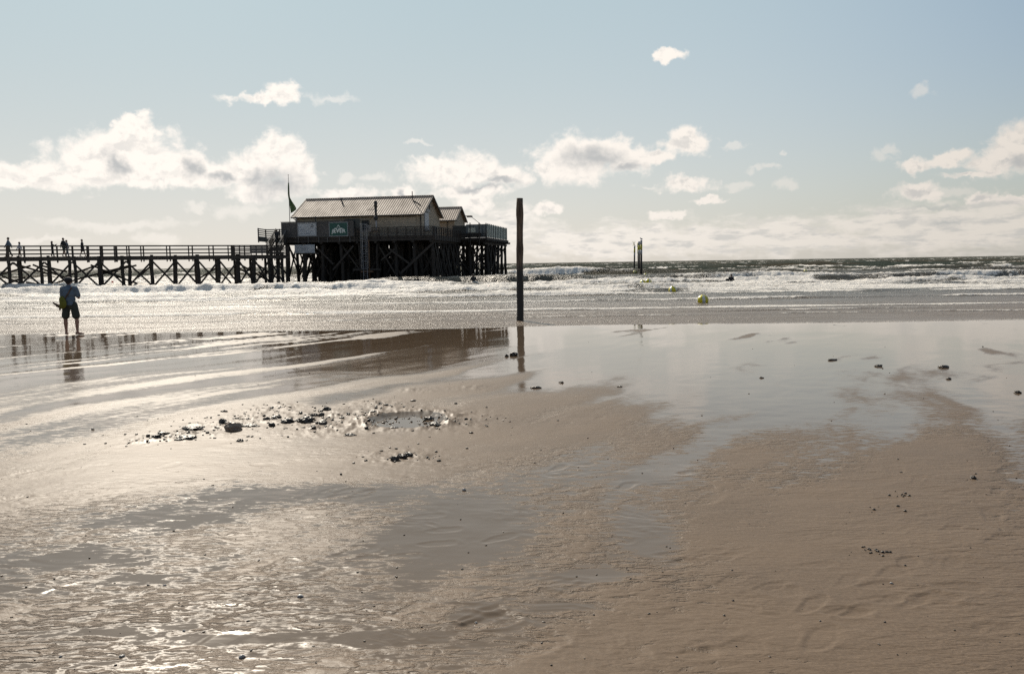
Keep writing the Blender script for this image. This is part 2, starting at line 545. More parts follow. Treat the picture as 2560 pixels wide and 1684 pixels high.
def sand(x, y):
    x = np.asarray(x, float); y = np.asarray(y, float)
    c, s = math.cos(R(60)), math.sin(R(60))
    al = x * c + y * s; ac = -x * s + y * c
    wrp = (fbm(x / 2.5, y / 2.5, 3, 201) - .5)
    z = -.010 * (fbm(ac / .75 + wrp * 1.6, al / 7.0, 4, 205) - .5)
    z += .012 * (fbm(x / 3.5, y / 3.5, 3, 209) - .5)
    near = 1 - sst(11, 20, y)
    z += .004 * (fbm(x / .35, y / .2, 3, 212) - .5) * near
    wx_ = .5 * (fbm(x / .5, y / .4, 2, 214) - .5)
    rg = 1 - np.abs(2 * fbm((x + wx_) / .17, (y + .25 * x + .4 * wx_) / .062, 3, 216) - 1)
    z += .0048 * rg * sst(.46, .60, fbm(x / 1.3 + 3, y / .9, 3, 218)) * (1 - sst(4.5, 8.5, y))
    br = np.zeros_like(z)
    for (p, r) in BELT:
        br = np.maximum(br, np.exp(-(((x - p.x) / r) ** 2 + ((y - p.y) / (r * .9)) ** 2)))
    lump = np.abs(fbm(x / .16, y / .16, 4, 220) - .5) * 2
    z += br * (.006 + 0.055 * (lump ** 1.3) - .006) * .8
    # pool
    d = np.sqrt(((x - POOL.x) / .42) ** 2 + ((y - POOL.y) / .50) ** 2) + .18 * (fbm(x / .2, y / .2, 3, 230) - .5)
    z += .030 * np.exp(-((d - 1.25) / .22) ** 2) * (.2 + lump) - .06 * (1 - sst(.75, 1.1, d))
    for (fx, fy, L, Wd, a, dep) in FOOT:
        msk = (np.abs(x - fx) < 1.2) & (np.abs(y - fy) < 1.2)
        if not msk.any(): continue
        xx = x[msk] - fx; yy = y[msk] - fy
        u = xx * math.cos(a) + yy * math.sin(a); v = -xx * math.sin(a) + yy * math.cos(a)
        q = (.78 + .5 * fbm(xx * 14 + fx, yy * 14 + fy, 2, 7)) * np.sqrt((u / (L * .5)) ** 2 + ((v - .02 * np.sin(u * 14)) / (Wd * .5 * (1 + .3 * np.sin(u * 9)))) ** 2)
        zz = z[msk]
        zz += -dep * (1 - sst(.7, 1.15, q)) + dep * .35 * np.exp(-((q - 1.3) / .25) ** 2)
        z[msk] = zz
    z *= 1 - .75 * sst(20, 26, y)
    # beach face falls away under the water
    sh = 26.7 + 1.6 * (fbm(x / 7, x * 0, 4, 250) - .5)
    z -= .020 * np.clip(y - sh + 1.0, 0, None) - .006
    plane = SAND0 - SLOPE * np.maximum(y, -3)
    z = z + plane
    # where a sheet of water stands on the sand
    up = sst(12, 17, y)
    S_ = (1.9 + .5 * up) * (fbm(ac / .75 + wrp * 1.6, al / 7.0, 4, 205) - .5) + 1.9 * up * (fbm(ac / .36 + wrp * 2.6, al / 3.2, 4, 207) - .5) + .7 * (fbm(x / 2.2, y / 3.0, 3, 262) - .5)
    rt = sst(-.02, .10, x / np.maximum(y, 1))
    S_ = S_ - .42 + .36 * sst(6.5, 12, y) + .46 * rt * sst(4.6, 9.5, y) + rt * sst(6, 9, y) * 1.5 * (fbm(x / 1.1, y / 2.4, 4, 268) - .5) + .50 * sst(12, 17, y) + .45 * sst(24, 26.3, y) - .30 * sst(9, 6, y) * rt
    for (px, py, rx, ry, am) in WET:
        pc = G(px, py); k = pc.y
        S_ = S_ + am * np.exp(-(((x - pc.x) / (rx * k / F_)) ** 2 + ((y - pc.y) / (ry * k * k / ((CAM_H - SAND0) * F_))) ** 2))
    pool = 1 - sst(.95, 1.08, d)
    zz = np.where(d < 1.08, np.maximum(z, plane - .024), z)
    film = np.where(pool > 0, np.maximum(S_, 3 * pool), S_ - 1.2 * br)
    return zz, film


# hand placed wet / dry patches: x, y, half width, half height (as seen), strength
WET = [(160, 1400, 330, 42, .80), (420, 1300, 260, 34, .72), (680, 1240, 300, 34, .78), (930, 1230, 160, 30, .5), (1130, 1310, 150, 85, .78), (1610, 1330, 100, 95, .72), (1500, 1185, 330, 40, .5),
       (150, 1080, 300, 45, .40), (2100, 1050, 460, 70, .45), (1450, 1130, 300, 40, .35), (40, 1480, 160, 30, .7), (330, 1450, 120, 22, .5),
       (930, 1600, 95, 28, .95), (1200, 1530, 70, 22, .8), (600, 1600, 200, 12, .75), (1480, 1440, 110, 20, .75), (1440, 1520, 80, 12, .8), (1090, 1590, 60, 12, .7), (250, 1580, 160, 12, .7), (1150, 980, 250, 40, -.55), (1300, 1060, 300, 50, -.45), (300, 950, 420, 50, .15),
       (1900, 900, 600, 60, .30), (800, 1060, 420, 40, -.75), (1000, 1130, 300, 40, -.4), (2250, 1500, 500, 200, -.3)]
ys = [-250., -120, -60, -30, -15, -8, -4, -1, 1, 1.8, 2.2, 2.4]
while ys[-1] < 30: ys.append(ys[-1] + max(.008, ys[-1] ** 2 / 1450.))
while ys[-1] < 70: ys.append(ys[-1] + 1.0)
ys = np.array(ys)
tin = np.linspace(-.76, .76, 1150)
X, Y = fan_grid('sand', ys, tin, tout, 40)
Z, Fi = sand(X, Y)


def sand_z(x, y): return float(sand(np.array([x]), np.array([y]))[0][0])


def sand_mat():
    m, nt, p = new_mat('wet_beach_sand')
    geo = nt.new('ShaderNodeNewGeometry').outputs['Position']
    at = nt.new('ShaderNodeAttribute'); at.attribute_name = 'film'; film = at.outputs['Fac']
    sx = nt.new('ShaderNodeSeparateXYZ'); nt.set(sx.inputs[0], geo)
    y = sx.outputs[1]
    wv = nt.map(geo, (9.0, 24.0, 0), (0, 0, R(9)))
    rip = nt.noise(wv, 1.0, 3, .5, .8)
    ripf = nt.noise(nt.map(geo, (4.2, 13.0, 0), (0, 0, R(12))), 1.0, 5, .6, .7)
    gate = nt.ss(nt.noise(nt.map(geo, (.5, .7, 0)), 1.0, 3), .42, .60)
    grain = nt.noise(geo, 60, 4, .7)
    hr = nt.m('ADD', nt.m('MULTIPLY', rip, .55), nt.m('MULTIPLY', ripf, .45))
    nearf = nt.ss(y, 11, 6)
    k = nt.m('SUBTRACT', film, nt.m('MULTIPLY', nt.m('SUBTRACT', hr, .5), nt.mr(nearf, 0, 1, 1.1, 2.6)))
    k = nt.m('SUBTRACT', k, nt.m('MULTIPLY', nt.m('SUBTRACT', grain, .5), .35))
    wet = nt.ss(k, nt.mr(nearf, 0, 1, -.95, -.30), nt.mr(nearf, 0, 1, .45, .42))
    cn = nt.noise(nt.map(geo, (.6, .9, 0)), 1.2, 5, .6)
    c = nt.mix(nt.ss(cn, .3, .7), c4((.160, .110, .071)), c4((.122, .084, .055)))
    c = nt.mix(nt.ss(grain, .35, .75), c, c4((.182, .126, .082)))
    c = nt.mix(wet, c, c4((.132, .092, .060)))
    nt.set(p.inputs['Base Color'], c)
    nt.set(p.inputs['Roughness'], nt.mr(nt.ss(wet, .45, 1.0), 0, 1, .47, nt.mr(y, 6, 20, .12, .035)))
    p.inputs['IOR'].default_value = 1.333
    nt.set(p.inputs['Specular IOR Level'], nt.mr(wet, 0, 1, .33, .5))
    dry = nt.m('SUBTRACT', 1.0, nt.ss(wet, .0, .6))
    rh = nt.m('MULTIPLY', hr, nt.m('MULTIPLY', nt.mr(gate, 0, 1, .35, 1.0), nt.mr(y, 3, 12, .021, .006)))
    h = nt.m('MULTIPLY', nt.m('ADD', rh, nt.m('MULTIPLY', grain, .0007)), dry)
    h = nt.m('ADD', h, nt.m('MULTIPLY', nt.noise(nt.map(geo, (2, 6, 0)), 2.0, 4), .0008))
    nt.set(p.inputs['Normal'], nt.bump(h, 1.0, 1.0))
    return m


M['sand'] = sand_mat()
o = grid_mesh('beach', X, Y, Z, {'film': Fi}, M['sand'])
tag(o, kind='structure')
del X, Y, Z, Fi, Fo
# sky tuning (values before the world strength of 0.10)
SKYMUL = (.75, .86, .89)
HZ_FAR = (5.8, 5.5, 5.0); HZ_NEAR = (9.2, 8.1, 7.0)
GLOW = (4.6, 5.8, 6.3)
CL_FAR = (7.6, 7.0, 6.3); CL_NEAR = (10.6, 9.9, 9.1)
CG_FAR = (4.7, 4.7, 4.6); CG_NEAR = (5.2, 5.3, 5.3)
EXPO = 0.0
# ------------------------------------------------------------------ sky, clouds, sun
SUN_EL, SUN_AZ = R(36), R(-24)   # azimuth measured from +Y towards +X
world = bpy.data.worlds.new('World'); S.world = world; world.use_nodes = True
nt = NT(world.node_tree); nt.n.clear()
wout = nt.new('ShaderNodeOutputWorld'); bg = nt.new('ShaderNodeBackground')
nt.l.new(bg.outputs[0], wout.inputs[0])
sky = nt.new('ShaderNodeTexSky', sky_type='NISHITA', sun_disc=False)
sky.sun_elevation = SUN_EL; sky.sun_rotation = SUN_AZ
sky.air_density = 1.0; sky.dust_density = 1.6; sky.ozone_density = 1.0
tc = nt.new('ShaderNodeTexCoord').outputs['Generated']
d = nt.vm('NORMALIZE', tc).outputs[0]
sx = nt.new('ShaderNodeSeparateXYZ'); nt.set(sx.inputs[0], d)
az = nt.m('ARCTAN2', sx.outputs[0], sx.outputs[1])
el = nt.m('ARCSINE', sx.outputs[2])
cv = nt.new('ShaderNodeCombineXYZ'); nt.set(cv.inputs[0], az); nt.set(cv.inputs[1], el)
ae = cv.outputs[0]


def warpn(scale, amp, detail):
    w = nt.new('ShaderNodeTexNoise'); nt.set(w.inputs['Vector'], ae)
    w.inputs['Scale'].default_value = scale; w.inputs['Detail'].default_value = detail; w.inputs['Roughness'].default_value = .6
    return nt.vm('MULTIPLY', nt.vm('SUBTRACT', w.outputs['Color'], (.5, .5, .5)).outputs[0], (amp, amp * .62, 0)).outputs[0]


aew = nt.vm('ADD', nt.vm('ADD', ae, warpn(24, .050, 3)).outputs[0], warpn(75, .024, 4)).outputs[0]


def dirpx(px, py):
    v = ray(px, py).normalized()
    return math.atan2(v.x, v.y), math.asin(v.z)


def blobs(lst, grow, sm=.12):
    acc = None
    for (px, py, rx, ry) in lst:
        a, e = dirpx(px, py)
        a1, _ = dirpx(px + rx, py); _, e1 = dirpx(px, py - ry)
        ra = abs(a1 - a) * grow; re = abs(e1 - e) * grow
        v = nt.vm('MULTIPLY_ADD', aew, (1 / ra, 1 / re, 0), (-a / ra, -e / re, 0)).outputs[0]
        l = nt.vm('LENGTH', v).outputs[1]
        acc = l if acc is None else nt.m('SMOOTH_MIN', acc, l, sm)
    return nt.m('SUBTRACT', 1.0, acc)


CUM = [(328, 300, 30, 22), (361, 334, 36, 34), (320, 375, 110, 52), (250, 400, 120, 45), (126, 437, 170, 26), (42, 455, 130, 20), (390, 402, 62, 48), (475, 418, 60, 36),
       (546, 435, 90, 28), (685, 385, 50, 50), (740, 432, 48, 40), (630, 427, 75, 42), (672, 474, 80, 30), (350, 445, 260, 22),
       (710, 234, 38, 24), (655, 246, 66, 13), (865, 483, 76, 15), (1006, 480, 34, 20),
       (1154, 426, 112, 40), (1260, 439, 60, 28), (1172, 481, 80, 15), (1091, 402, 60, 16),
       (1443, 398, 90, 54), (1514, 372, 42, 36), (1560, 396, 52, 36), (1372, 418, 42, 26),
       (1708, 362, 60, 28), (1652, 391, 42, 14), (1715, 456, 60, 17), (1765, 499, 32, 8), (1666, 538, 45, 12), (1678, 137, 38, 13),
       (1179, 509, 40, 26), (1366, 520, 36, 14), (2274, 414, 34, 14), (2350, 394, 60, 16), (2540, 375, 66, 52), (2477, 408, 72, 24), (2410, 434, 60, 8),
       (2307, 479, 56, 21), (2477, 493, 40, 18), (2531, 500, 44, 13)]
BAND = [(1230, 575, 150, 36), (1560, 606, 330, 42), (1900, 592, 320, 48), (2330, 572, 330, 62), (2500, 560, 160, 62), (1278, 535, 70, 26), (2800, 560, 300, 80), (3200, 500, 400, 120)]
FNT = [(1041, 358, 30, 5), (832, 249, 56, 10), (1620, 465, 30, 7), (1834, 372, 24, 9), (1949, 379, 10, 7), (1906, 421, 30, 7), (1845, 461, 40, 10),
       (1967, 461, 36, 14), (2202, 385, 30, 15), (2312, 228, 36, 14), (2386, 475, 50, 12), (609, 532, 66, 22), (483, 519, 38, 12), (120, 600, 90, 10), (410, 600, 60, 16), (2230, 370, 20, 10),
       (860, 440, 24, 12), (940, 440, 34, 10), (1430, 700, 1, 1), (300, 560, 160, 14)]
GREY = [(286, 408, 24, 28), (483, 427, 22, 22), (690, 462, 52, 34), (640, 448, 30, 18), (1482, 392, 60, 26), (2545, 412, 36, 16), (1195, 470, 60, 8), (560, 440, 30, 10), (1560, 415, 30, 12), (1000, 478, 12, 10),
        (2330, 520, 90, 6), (1250, 455, 40, 8), (2370, 555, 60, 8)]
n_raw = ae
n1 = nt.noise(nt.map(ae, (1, 1.25, 1)), 34, 7, .62, .25)
n2 = nt.noise(nt.map(ae, (1, 3.2, 1)), 26, 6, .62, .2)
n3 = nt.noise(nt.map(ae, (1, 1.25, 1), loc=(-.003, .010, 0)), 34, 7, .62, .25)
cum = blobs(CUM, 1.42)
dc = nt.m('ADD', nt.m('MULTIPLY', cum, 1.0), nt.m('MULTIPLY', nt.m('SUBTRACT', n1, .5), 1.55))
dcum = nt.m('MULTIPLY', nt.ss(dc, -.06, .52), 1.0)
faint = nt.m('ADD', blobs(FNT, 1.6), nt.m('MULTIPLY', nt.m('SUBTRACT', n1, .5), 1.3))
dfa = nt.m('MULTIPLY', nt.ss(faint, .15, .75), .42)
band = nt.m('ADD', nt.m('MULTIPLY', blobs(BAND, 1.35, .2), 1.0), nt.m('MULTIPLY', nt.m('SUBTRACT', n2, .5), 1.5))
dba = nt.m('MULTIPLY', nt.ss(band, .0, .62), .80)
# clouds elsewhere in the sky (seen in reflections and from other views)
else_n = nt.noise(nt.map(ae, (1, 1.8, 1)), 6, 6, .6)
inview = nt.m('MULTIPLY', nt.ss(nt.m('ABSOLUTE', az), .78, .62), 1.0)
d_else = nt.m('MULTIPLY', nt.m('MULTIPLY', nt.ss(else_n, .52, .68), nt.ss(nt.m('ADD', el, nt.m('MULTIPLY', nt.m('SUBTRACT', 1.0, inview), .5)), .42, .52)), .75)
dens = nt.m('MAXIMUM', nt.m('MAXIMUM', dcum, dfa), nt.m('MAXIMUM', dba, d_else))
# base sky with a warm pale veil low down and towards the sun
el_pos = nt.m('MAXIMUM', el, 0.0)
sund = (math.sin(SUN_AZ) * math.cos(SUN_EL), math.cos(SUN_AZ) * math.cos(SUN_EL), math.sin(SUN_EL))
cosS = nt.vm('DOT_PRODUCT', d, sund).outputs[1]
veil = nt.m('POWER', nt.m('SUBTRACT', 1.0, nt.m('MINIMUM', nt.m('MULTIPLY', el_pos, 2.1), 1.0)), 2.6)
near = nt.ss(cosS, .42, .90)
skyc = nt.mix(1.0, sky.outputs[0], c4((SKYMUL[0], SKYMUL[1], SKYMUL[2])), 'MULTIPLY')
hz = nt.mix(near, c4(HZ_FAR), c4(HZ_NEAR))
tame = nt.m('MULTIPLY', nt.ss(cosS, .35, .9), nt.m('MULTIPLY', nt.ss(cosS, .995, .965), .92))
skyc = nt.mix(tame, skyc, c4(GLOW))
skyc = nt.mix(nt.m('MULTIPLY', veil, .80), skyc, hz)
lit = nt.mix(near, c4(CL_FAR), c4(CL_NEAR))
greyc = nt.mix(near, c4(CG_FAR), c4(CG_NEAR))
gr = nt.m('ADD', blobs(GREY, 1.75), nt.m('MULTIPLY', nt.m('SUBTRACT', n3, .5), 1.2))
gmask = nt.m('MULTIPLY', nt.ss(gr, -.10, .95), .95)
# self shading: thicker parts towards the base are greyer
thick = nt.m('MULTIPLY', nt.m('MULTIPLY', nt.ss(nt.m('SUBTRACT', n3, n1), -.03, .15), nt.ss(dc, .15, .7)), nt.mr(near, 0, 1, .7, .4))
gmask = nt.m('MAXIMUM', gmask, thick)
bandg = nt.m('MULTIPLY', nt.m('MULTIPLY', nt.ss(nt.noise(nt.map(ae, (1, 3.6, 1), loc=(.02, .012, 0)), 30, 6, .6), .45, .65), dba), .8)
gmask = nt.m('MAXIMUM', gmask, bandg)
cc = nt.mix(gmask, lit, greyc)
final = nt.mix(dens, skyc, cc)
nt.set(bg.inputs[0], final)
bg.inputs[1].default_value = 0.10

sun_d = bpy.data.lights.new('sun', 'SUN'); sun = bpy.data.objects.new('sun', sun_d); col.objects.link(sun)
sun_d.energy = 4.8; sun_d.angle = R(.55); sun_d.color = (1.0, .90, .76)
sun.rotation_euler = Vector(sund).to_track_quat('Z', 'Y').to_euler()
sun.location = (-30, 20, 60)

S.view_settings.view_transform = 'Standard'; S.view_settings.look = 'None'
S.view_settings.gamma = 1; S.view_settings.use_curve_mapping = False
S.view_settings.exposure = EXPO
S.cycles.use_denoising = False
S.cycles.use_adaptive_sampling = False
S.cycles.adaptive_threshold = .015
S.cycles.max_bounces = 6; S.cycles.diffuse_bounces = 2; S.cycles.glossy_bounces = 3; S.cycles.transmission_bounces = 2
S.cycles.sample_clamp_indirect = 6; S.cycles.sample_clamp_direct = 5
S.cycles.blur_glossy = .3
S.cycles.caustics_reflective = False; S.cycles.caustics_refractive = False

# ------------------------------------------------------------------ stilt platform
ROT = R(9.5)
UX, UY = math.cos(ROT), -math.sin(ROT)
VX, VY = math.sin(ROT), math.cos(ROT)
OX, OY = -9.1, 95.0
DZ = 5.6


def P(u, v, z): return Vector((OX + UX * u + VX * v, OY + UY * u + VY * v, z))


def pbox(mb, u0, u1, v0, v1, z0, z1):
    c = P((u0 + u1) / 2, (v0 + v1) / 2, (z0 + z1) / 2)
    mb.box(c, (abs(u1 - u0), abs(v1 - v0), abs(z1 - z0)), -ROT)
    return mb


def u_at(px, v):
    """platform u where the image column px meets the line v = const"""
    r = ray(px, 560); k = r.x / r.y
    # (OX+UX u+VX v) = k (OY+UY u+VY v)
    return (k * (OY + VY * v) - OX - VX * v) / (UX - k * UY)


def rng_u(a, b): return random.uniform(a, b)


def crooked(mb, a, b, r0, r1, n=9, jit=.06, bend=.05):
    pts = []
    a = Vector(a); b = Vector(b)
    for i in range(6):
        t = i / 5
        p = a.lerp(b, t)
        if 0 < i < 5: p += Vector((rng_u(-bend, bend), rng_u(-bend, bend), 0))
        pts.append(p)
    mb.tube(pts, [r0 + (r1 - r0) * i / 5 for i in range(6)], n, jit=jit)


plat = empty('stilt_platform', P(-9, 7, 0))
tag(plat, 'dark timber platform on a forest of stilts in the surf, carrying the cream house', 'platform')
dk = MB()
U0 = -19.1
pbox(dk, U0, 0, 0, 13.6, DZ - .30, DZ)
dk.build('deck', M['timber'], plat)
dk = MB(); pbox(dk, -8.5, 3.67, 13.603, 30.6, DZ - .303, DZ - .003)
dk.build('terrace_deck', M['timber'], plat)
jb = MB()
for i in range(14): pbox(jb, U0 + .1, -.1, .2 + i * 1.0, .32 + i * 1.0, DZ - .58, DZ - .302)
for i in range(17): pbox(jb, -8.4, 3.9 + rng_u(0, .35), 14.0 + i * 1.0, 14.12 + i * 1.0, DZ - .58, DZ - .306)
for u in (-18.6, -16.3, -14, -11.7, -9.4, -7.1, -4.8, -2.5, -.3): pbox(jb, u - .14, u + .14, -.35, 13.7, DZ - .86, DZ - .583)
for u in (-8, -5.2, -2.4, .5, 3.3): pbox(jb, u - .14, u + .14, 13.8, 31.1, DZ - .88, DZ - .585)
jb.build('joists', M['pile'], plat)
fa = MB(); pbox(fa, U0 - .05, 0.05, -.09, -.003, DZ - .62, DZ - .33)
fa.build('fascia_beam', M['timber'], plat)
fa = MB(); pbox(fa, .003, .09, -.08, 13.5, DZ - .62, DZ + .03); fa.build('fascia_beam', M['timber'], plat)
fa = MB(); pbox(fa, 3.673, 3.76, 13.5, 30.7, DZ - .34, DZ + .02); fa.build('fascia_beam', M['timber'], plat)

us = [-18.6, -16.3, -14, -11.7, -9.4, -7.1, -4.8, -2.5, -.3]
vs = [.35, 2.9, 5.5, 8.1, 10.7, 13.2]
piles = []
for v in vs:
    for u in us: piles.append((u, v))
tu = [-7.6, -4.6, -2.0, .8, 3.3]; tv = [15.6, 18.4, 21.2, 24.2, 27.2, 30.2]
for v in tv:
    for u in tu: piles.append((u, v))
for (u, v) in piles:
    mb = MB()
    r = rng_u(.17, .23)
    if v == .35 and u in (-18.6, -16.3): r = .27
    crooked(mb, P(u + rng_u(-.25, .25), v + rng_u(-.2, .2), -1.0), P(u, v, DZ - .86), r, r * .92)
    mb.build('pile', M['pile'], plat, smooth=True)
# the visible braces, front face first, then the right hand sides
BR = []
zb, zt = .5, DZ - .95


def br(u0, v0, z0, u1, v1, z1, w=.22): BR.append((P(u0, v0, z0), P(u1, v1, z1), w))


br(u_at(793, .1), .1, 4.2, u_at(830, .1), .1, 2.3, .2)
br(u_at(828, .05), .05, 1.6, u_at(882, .05), .05, 4.5, .22)
br(u_at(998, .0), .0, 1.1, u_at(1083, .0), .0, 4.7, .26)
br(u_at(973, .08), .08, 4.0, u_at(1022, .08), .08, 2.2, .22)
br(u_at(950, .05), .05, 2.7, u_at(985, .05), .05, 4.0, .18)
for i, u in enumerate(us[:-1]):
    if i in (0, 3, 5): br(u, .5, zt, us[i + 1], .5, zb + rng_u(0, 1), .18)
    br(u, 2.9, zb, us[i + 1], 2.9, zt, .2)
    if i % 2: br(u, 2.8, zt, us[i + 1], 2.8, zb, .2)
for j in range(5):
    br(-.1, vs[j], zb + rng_u(0, .6), -.1, vs[j + 1], zt, .2)
    br(.05, vs[j], zt, .05, vs[j + 1], zb + rng_u(0, .6), .2)
for j in range(5):
    for u in (.8, 3.45):
        br(u, tv[j], zb + rng_u(0, .8), u, tv[j + 1], zt - rng_u(0, .6), .16)
        br(u + .1, tv[j], zt - rng_u(0, .6), u + .1, tv[j + 1], zb + rng_u(0, .8), .16)
for u in range(4):
    br(tu[u], 15.5, zb, tu[u + 1], 15.5, zt, .17); br(tu[u], 15.4, zt, tu[u + 1], 15.4, zb + .6, .17)
# long raking props on the right flank
for k in range(8):
    v = 1 + k * 1.7
    br(.35 + rng_u(0, .5), v, .2, -.4, v + rng_u(-.8, .8), zt, .15)
for (a, b, w) in BR:
    mb = MB(); mb.beam(a, b, .07, w); mb.build('brace', M['timber'], plat)
ib = MB()
for j, v in enumerate(vs[2:]):
    for i, u in enumerate(us[:-1]):
        ib.beam(P(u, v, zb + rng_u(-.3, .5)), P(us[i + 1], v, zt + rng_u(-.5, 0)), .08, .26)
        ib.beam(P(u, v + .2, zt + rng_u(-.5, 0)), P(us[i + 1], v + .2, zb + rng_u(-.3, .5)), .08, .26)
for u in us[:-1]:
    for j in range(5):
        ib.beam(P(u, vs[j], zb + rng_u(-.3, .5)), P(u, vs[j + 1], zt), .08, .26)
        ib.beam(P(u + .2, vs[j], zt), P(u + .2, vs[j + 1], zb + rng_u(-.3, .5)), .08, .26)
for u in tu[:3]:
    for j in range(5):
        ib.beam(P(u, tv[j], zb), P(u, tv[j + 1], zt), .07, .18)
        ib.beam(P(u + .2, tv[j], zt), P(u + .2, tv[j + 1], zb), .07, .18)
for v in tv[2:]:
    for i in range(4):
        ib.beam(P(tu[i], v, zb + rng_u(0, 1)), P(tu[i + 1], v, zt), .07, .18)
        if random.random() < .6: ib.beam(P(tu[i], v + .1, zt), P(tu[i + 1], v + .1, zb + rng_u(0, 1)), .07, .18)
# inner stilts and planks between the rows
for k in range(120):
    u = rng_u(-16.2, -.6); v = rng_u(3.2, 13)
    ib.tube([P(u, v, -1), P(u + rng_u(-.3, .3), v, DZ - .6)], rng_u(.14, .2), 7)
for k in range(60):
    u = rng_u(-15.5, -3); v = rng_u(5, 13); z = rng_u(.6, 4)
    ib.beam(P(u, v, z), P(u + rng_u(1.5, 3), v, z + rng_u(-.6, .6)), .35, .08, up=(0, 1, 0))
for k in range(40):
    u = rng_u(-18.3, -15.2); v = rng_u(1.5, 13)
    if k % 2: ib.tube([P(u, v, -1), P(u + rng_u(-.3, .3), v, DZ - .6)], rng_u(.12, .18), 7)
    else: ib.beam(P(u, v, rng_u(.2, 1.5)), P(u + rng_u(.8, 2.0), v, rng_u(3, 4.8)), .08, .2)
for k in range(26):
    u = rng_u(-6, 3); v = rng_u(16, 30)
    ib.tube([P(u, v, -1), P(u + rng_u(-.4, .4), v + rng_u(-.4, .4), DZ - .6)], rng_u(.10, .16), 7)
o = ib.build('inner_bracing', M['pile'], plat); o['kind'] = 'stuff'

# fence of close boards at the front left
screen = MB()
ue = u_at(885, 0)
nb = 17
for i in range(nb):
    z0 = DZ + .02 + i * (1.86 / nb)
    pbox(screen, U0, ue, -.155, -.12, z0, z0 + 1.86 / nb - .018)
screen.build('screen_boards', M['fence'], plat)
sp = MB()
pbox(sp, U0, ue, -.12, -.092, DZ, DZ + 1.85)
sp.build('screen_backing', M['darkpanel'], plat)
cap = MB(); pbox(cap, U0 - .04, ue, -.2, -.05, DZ + 1.883, DZ + 1.93); cap.build('screen_cap', M['timber'], plat)
cap = MB(); pbox(cap, u_at(862, .3), u_at(900, .3), .2, .3, DZ, DZ + 2.12); cap.build('raised_screen', M['darkpanel'], plat)
for px in (745, 770, 796, 818, 848, 874):
    u = u_at(px, -.1); mb = MB(); pbox(mb, u - .06, u + .06, -.2, -.095, DZ - .66, DZ + .0); mb.build('fence_post', M['fence'], plat)
# left flank screen, receding
mb = MB()
for i in range(12):
    z0 = DZ + .02 + i * .155
    pbox(mb, U0 - .05, U0 - .01, .05, 6, z0, z0 + .13)
mb.build('side_screen', M['fence'], plat)


def railing(u0, v0, u1, v1, n, nr=5, top=.95, posts_down=.6, z=DZ):
    a = P(u0, v0, z); b = P(u1, v1, z)
    for i in range(n + 1):
        p = a.lerp(b, i / n); mb = MB()
        mb.beam((p.x, p.y, z - posts_down), (p.x, p.y, z + top), .1, .1, up=(UX, UY, 0)); mb.build('rail_post', M['rail'], plat)
    for k in range(nr):
        zz = top * (1 - k / nr) - (0.0 if k else -.03)
        mb = MB(); q = Vector((-(b - a).y, (b - a).x, 0)).normalized() * .07
        mb.beam(a + q + Vector((0, 0, zz)), b + q + Vector((0, 0, zz)), .04, .09 if k else .1)
        mb.build('rail', M['rail'], plat)


railing(ue + .1, -.1, u_at(899, 0), -.1, 2)
railing(u_at(925, 0), -.1, 0, -.1, 7, 6)
railing(.1, 0, .1, 13.5, 12, 5)
railing(.1, 13.55, 3.6, 13.55, 3, 2, top=.5)
mb = MB(); pbox(mb, -.4, 2.9, 13.66, 13.72, DZ + .02, DZ + .62); mb.build('low_parapet', M['dark'], plat)
# far wind screens of smoked glass, with clear ones down the right side
mb = MB()
pbox(mb, .7, 3.6, 14.5, 14.54, DZ + .05, DZ + 1.83); g1 = mb.build('wind_screen', M['glassp'], plat)
mb = MB(); pbox(mb, 1.0, 2.0, 14.44, 14.46, DZ + .75, DZ + 1.35); mb.build('gap_light_panel', simple('gap_light_paint', (.6, .6, .5), (.5, .5, .42), .5, 3), plat)  # pale panel whose colour stands in for light in a see-through gap
mb = MB(); pbox(mb, -1.2, .7, 14.5, 14.56, DZ + .05, DZ + 1.7); mb.build('wind_screen', M['darkpanel'], plat)


def glass_mat():
    m, nt_, p = new_mat('clear_glass_screen')
    o_ = m.node_tree.nodes['Material Output']
    tr = nt_.new('ShaderNodeBsdfTransparent'); tr.inputs[0].default_value = (.93, .95, .95, 1)
    mx = nt_.new('ShaderNodeMixShader'); fr = nt_.new('ShaderNodeFresnel'); fr.inputs[0].default_value = 1.03
    p.inputs['Roughness'].default_value = .05; p.inputs['Base Color'].default_value = (.3, .35, .36, 1)
    nt_.l.new(fr.outputs[0], mx.inputs[0]); nt_.l.new(tr.outputs[0], mx.inputs[1]); nt_.l.new(p.outputs[0], mx.inputs[2])
    nt_.l.new(mx.outputs[0], o_.inputs[0])
    return m


M['glass'] = glass_mat()
for i in range(13):
    v = 14.0 + i * 1.36
    mb = MB(); pbox(mb, 3.5, 3.62, v - .05, v + .05, DZ - .0, DZ + 1.95); mb.build('screen_post', M['dark'], plat)
    if i < 12:
        mb = MB(); pbox(mb, 3.55, 3.565, v + .06, v + 1.29, DZ + .1, DZ + 1.85); mb.build('glass_pane', M['glass'], plat)
for px in (1175, 1197.5):
    u = u_at(px, 13.4); mb = MB(); pbox(mb, u - .06, u + .06, 13.35, 13.47, DZ - 1.2, DZ + 2.0); mb.build('tall_post', M['rail'], plat)
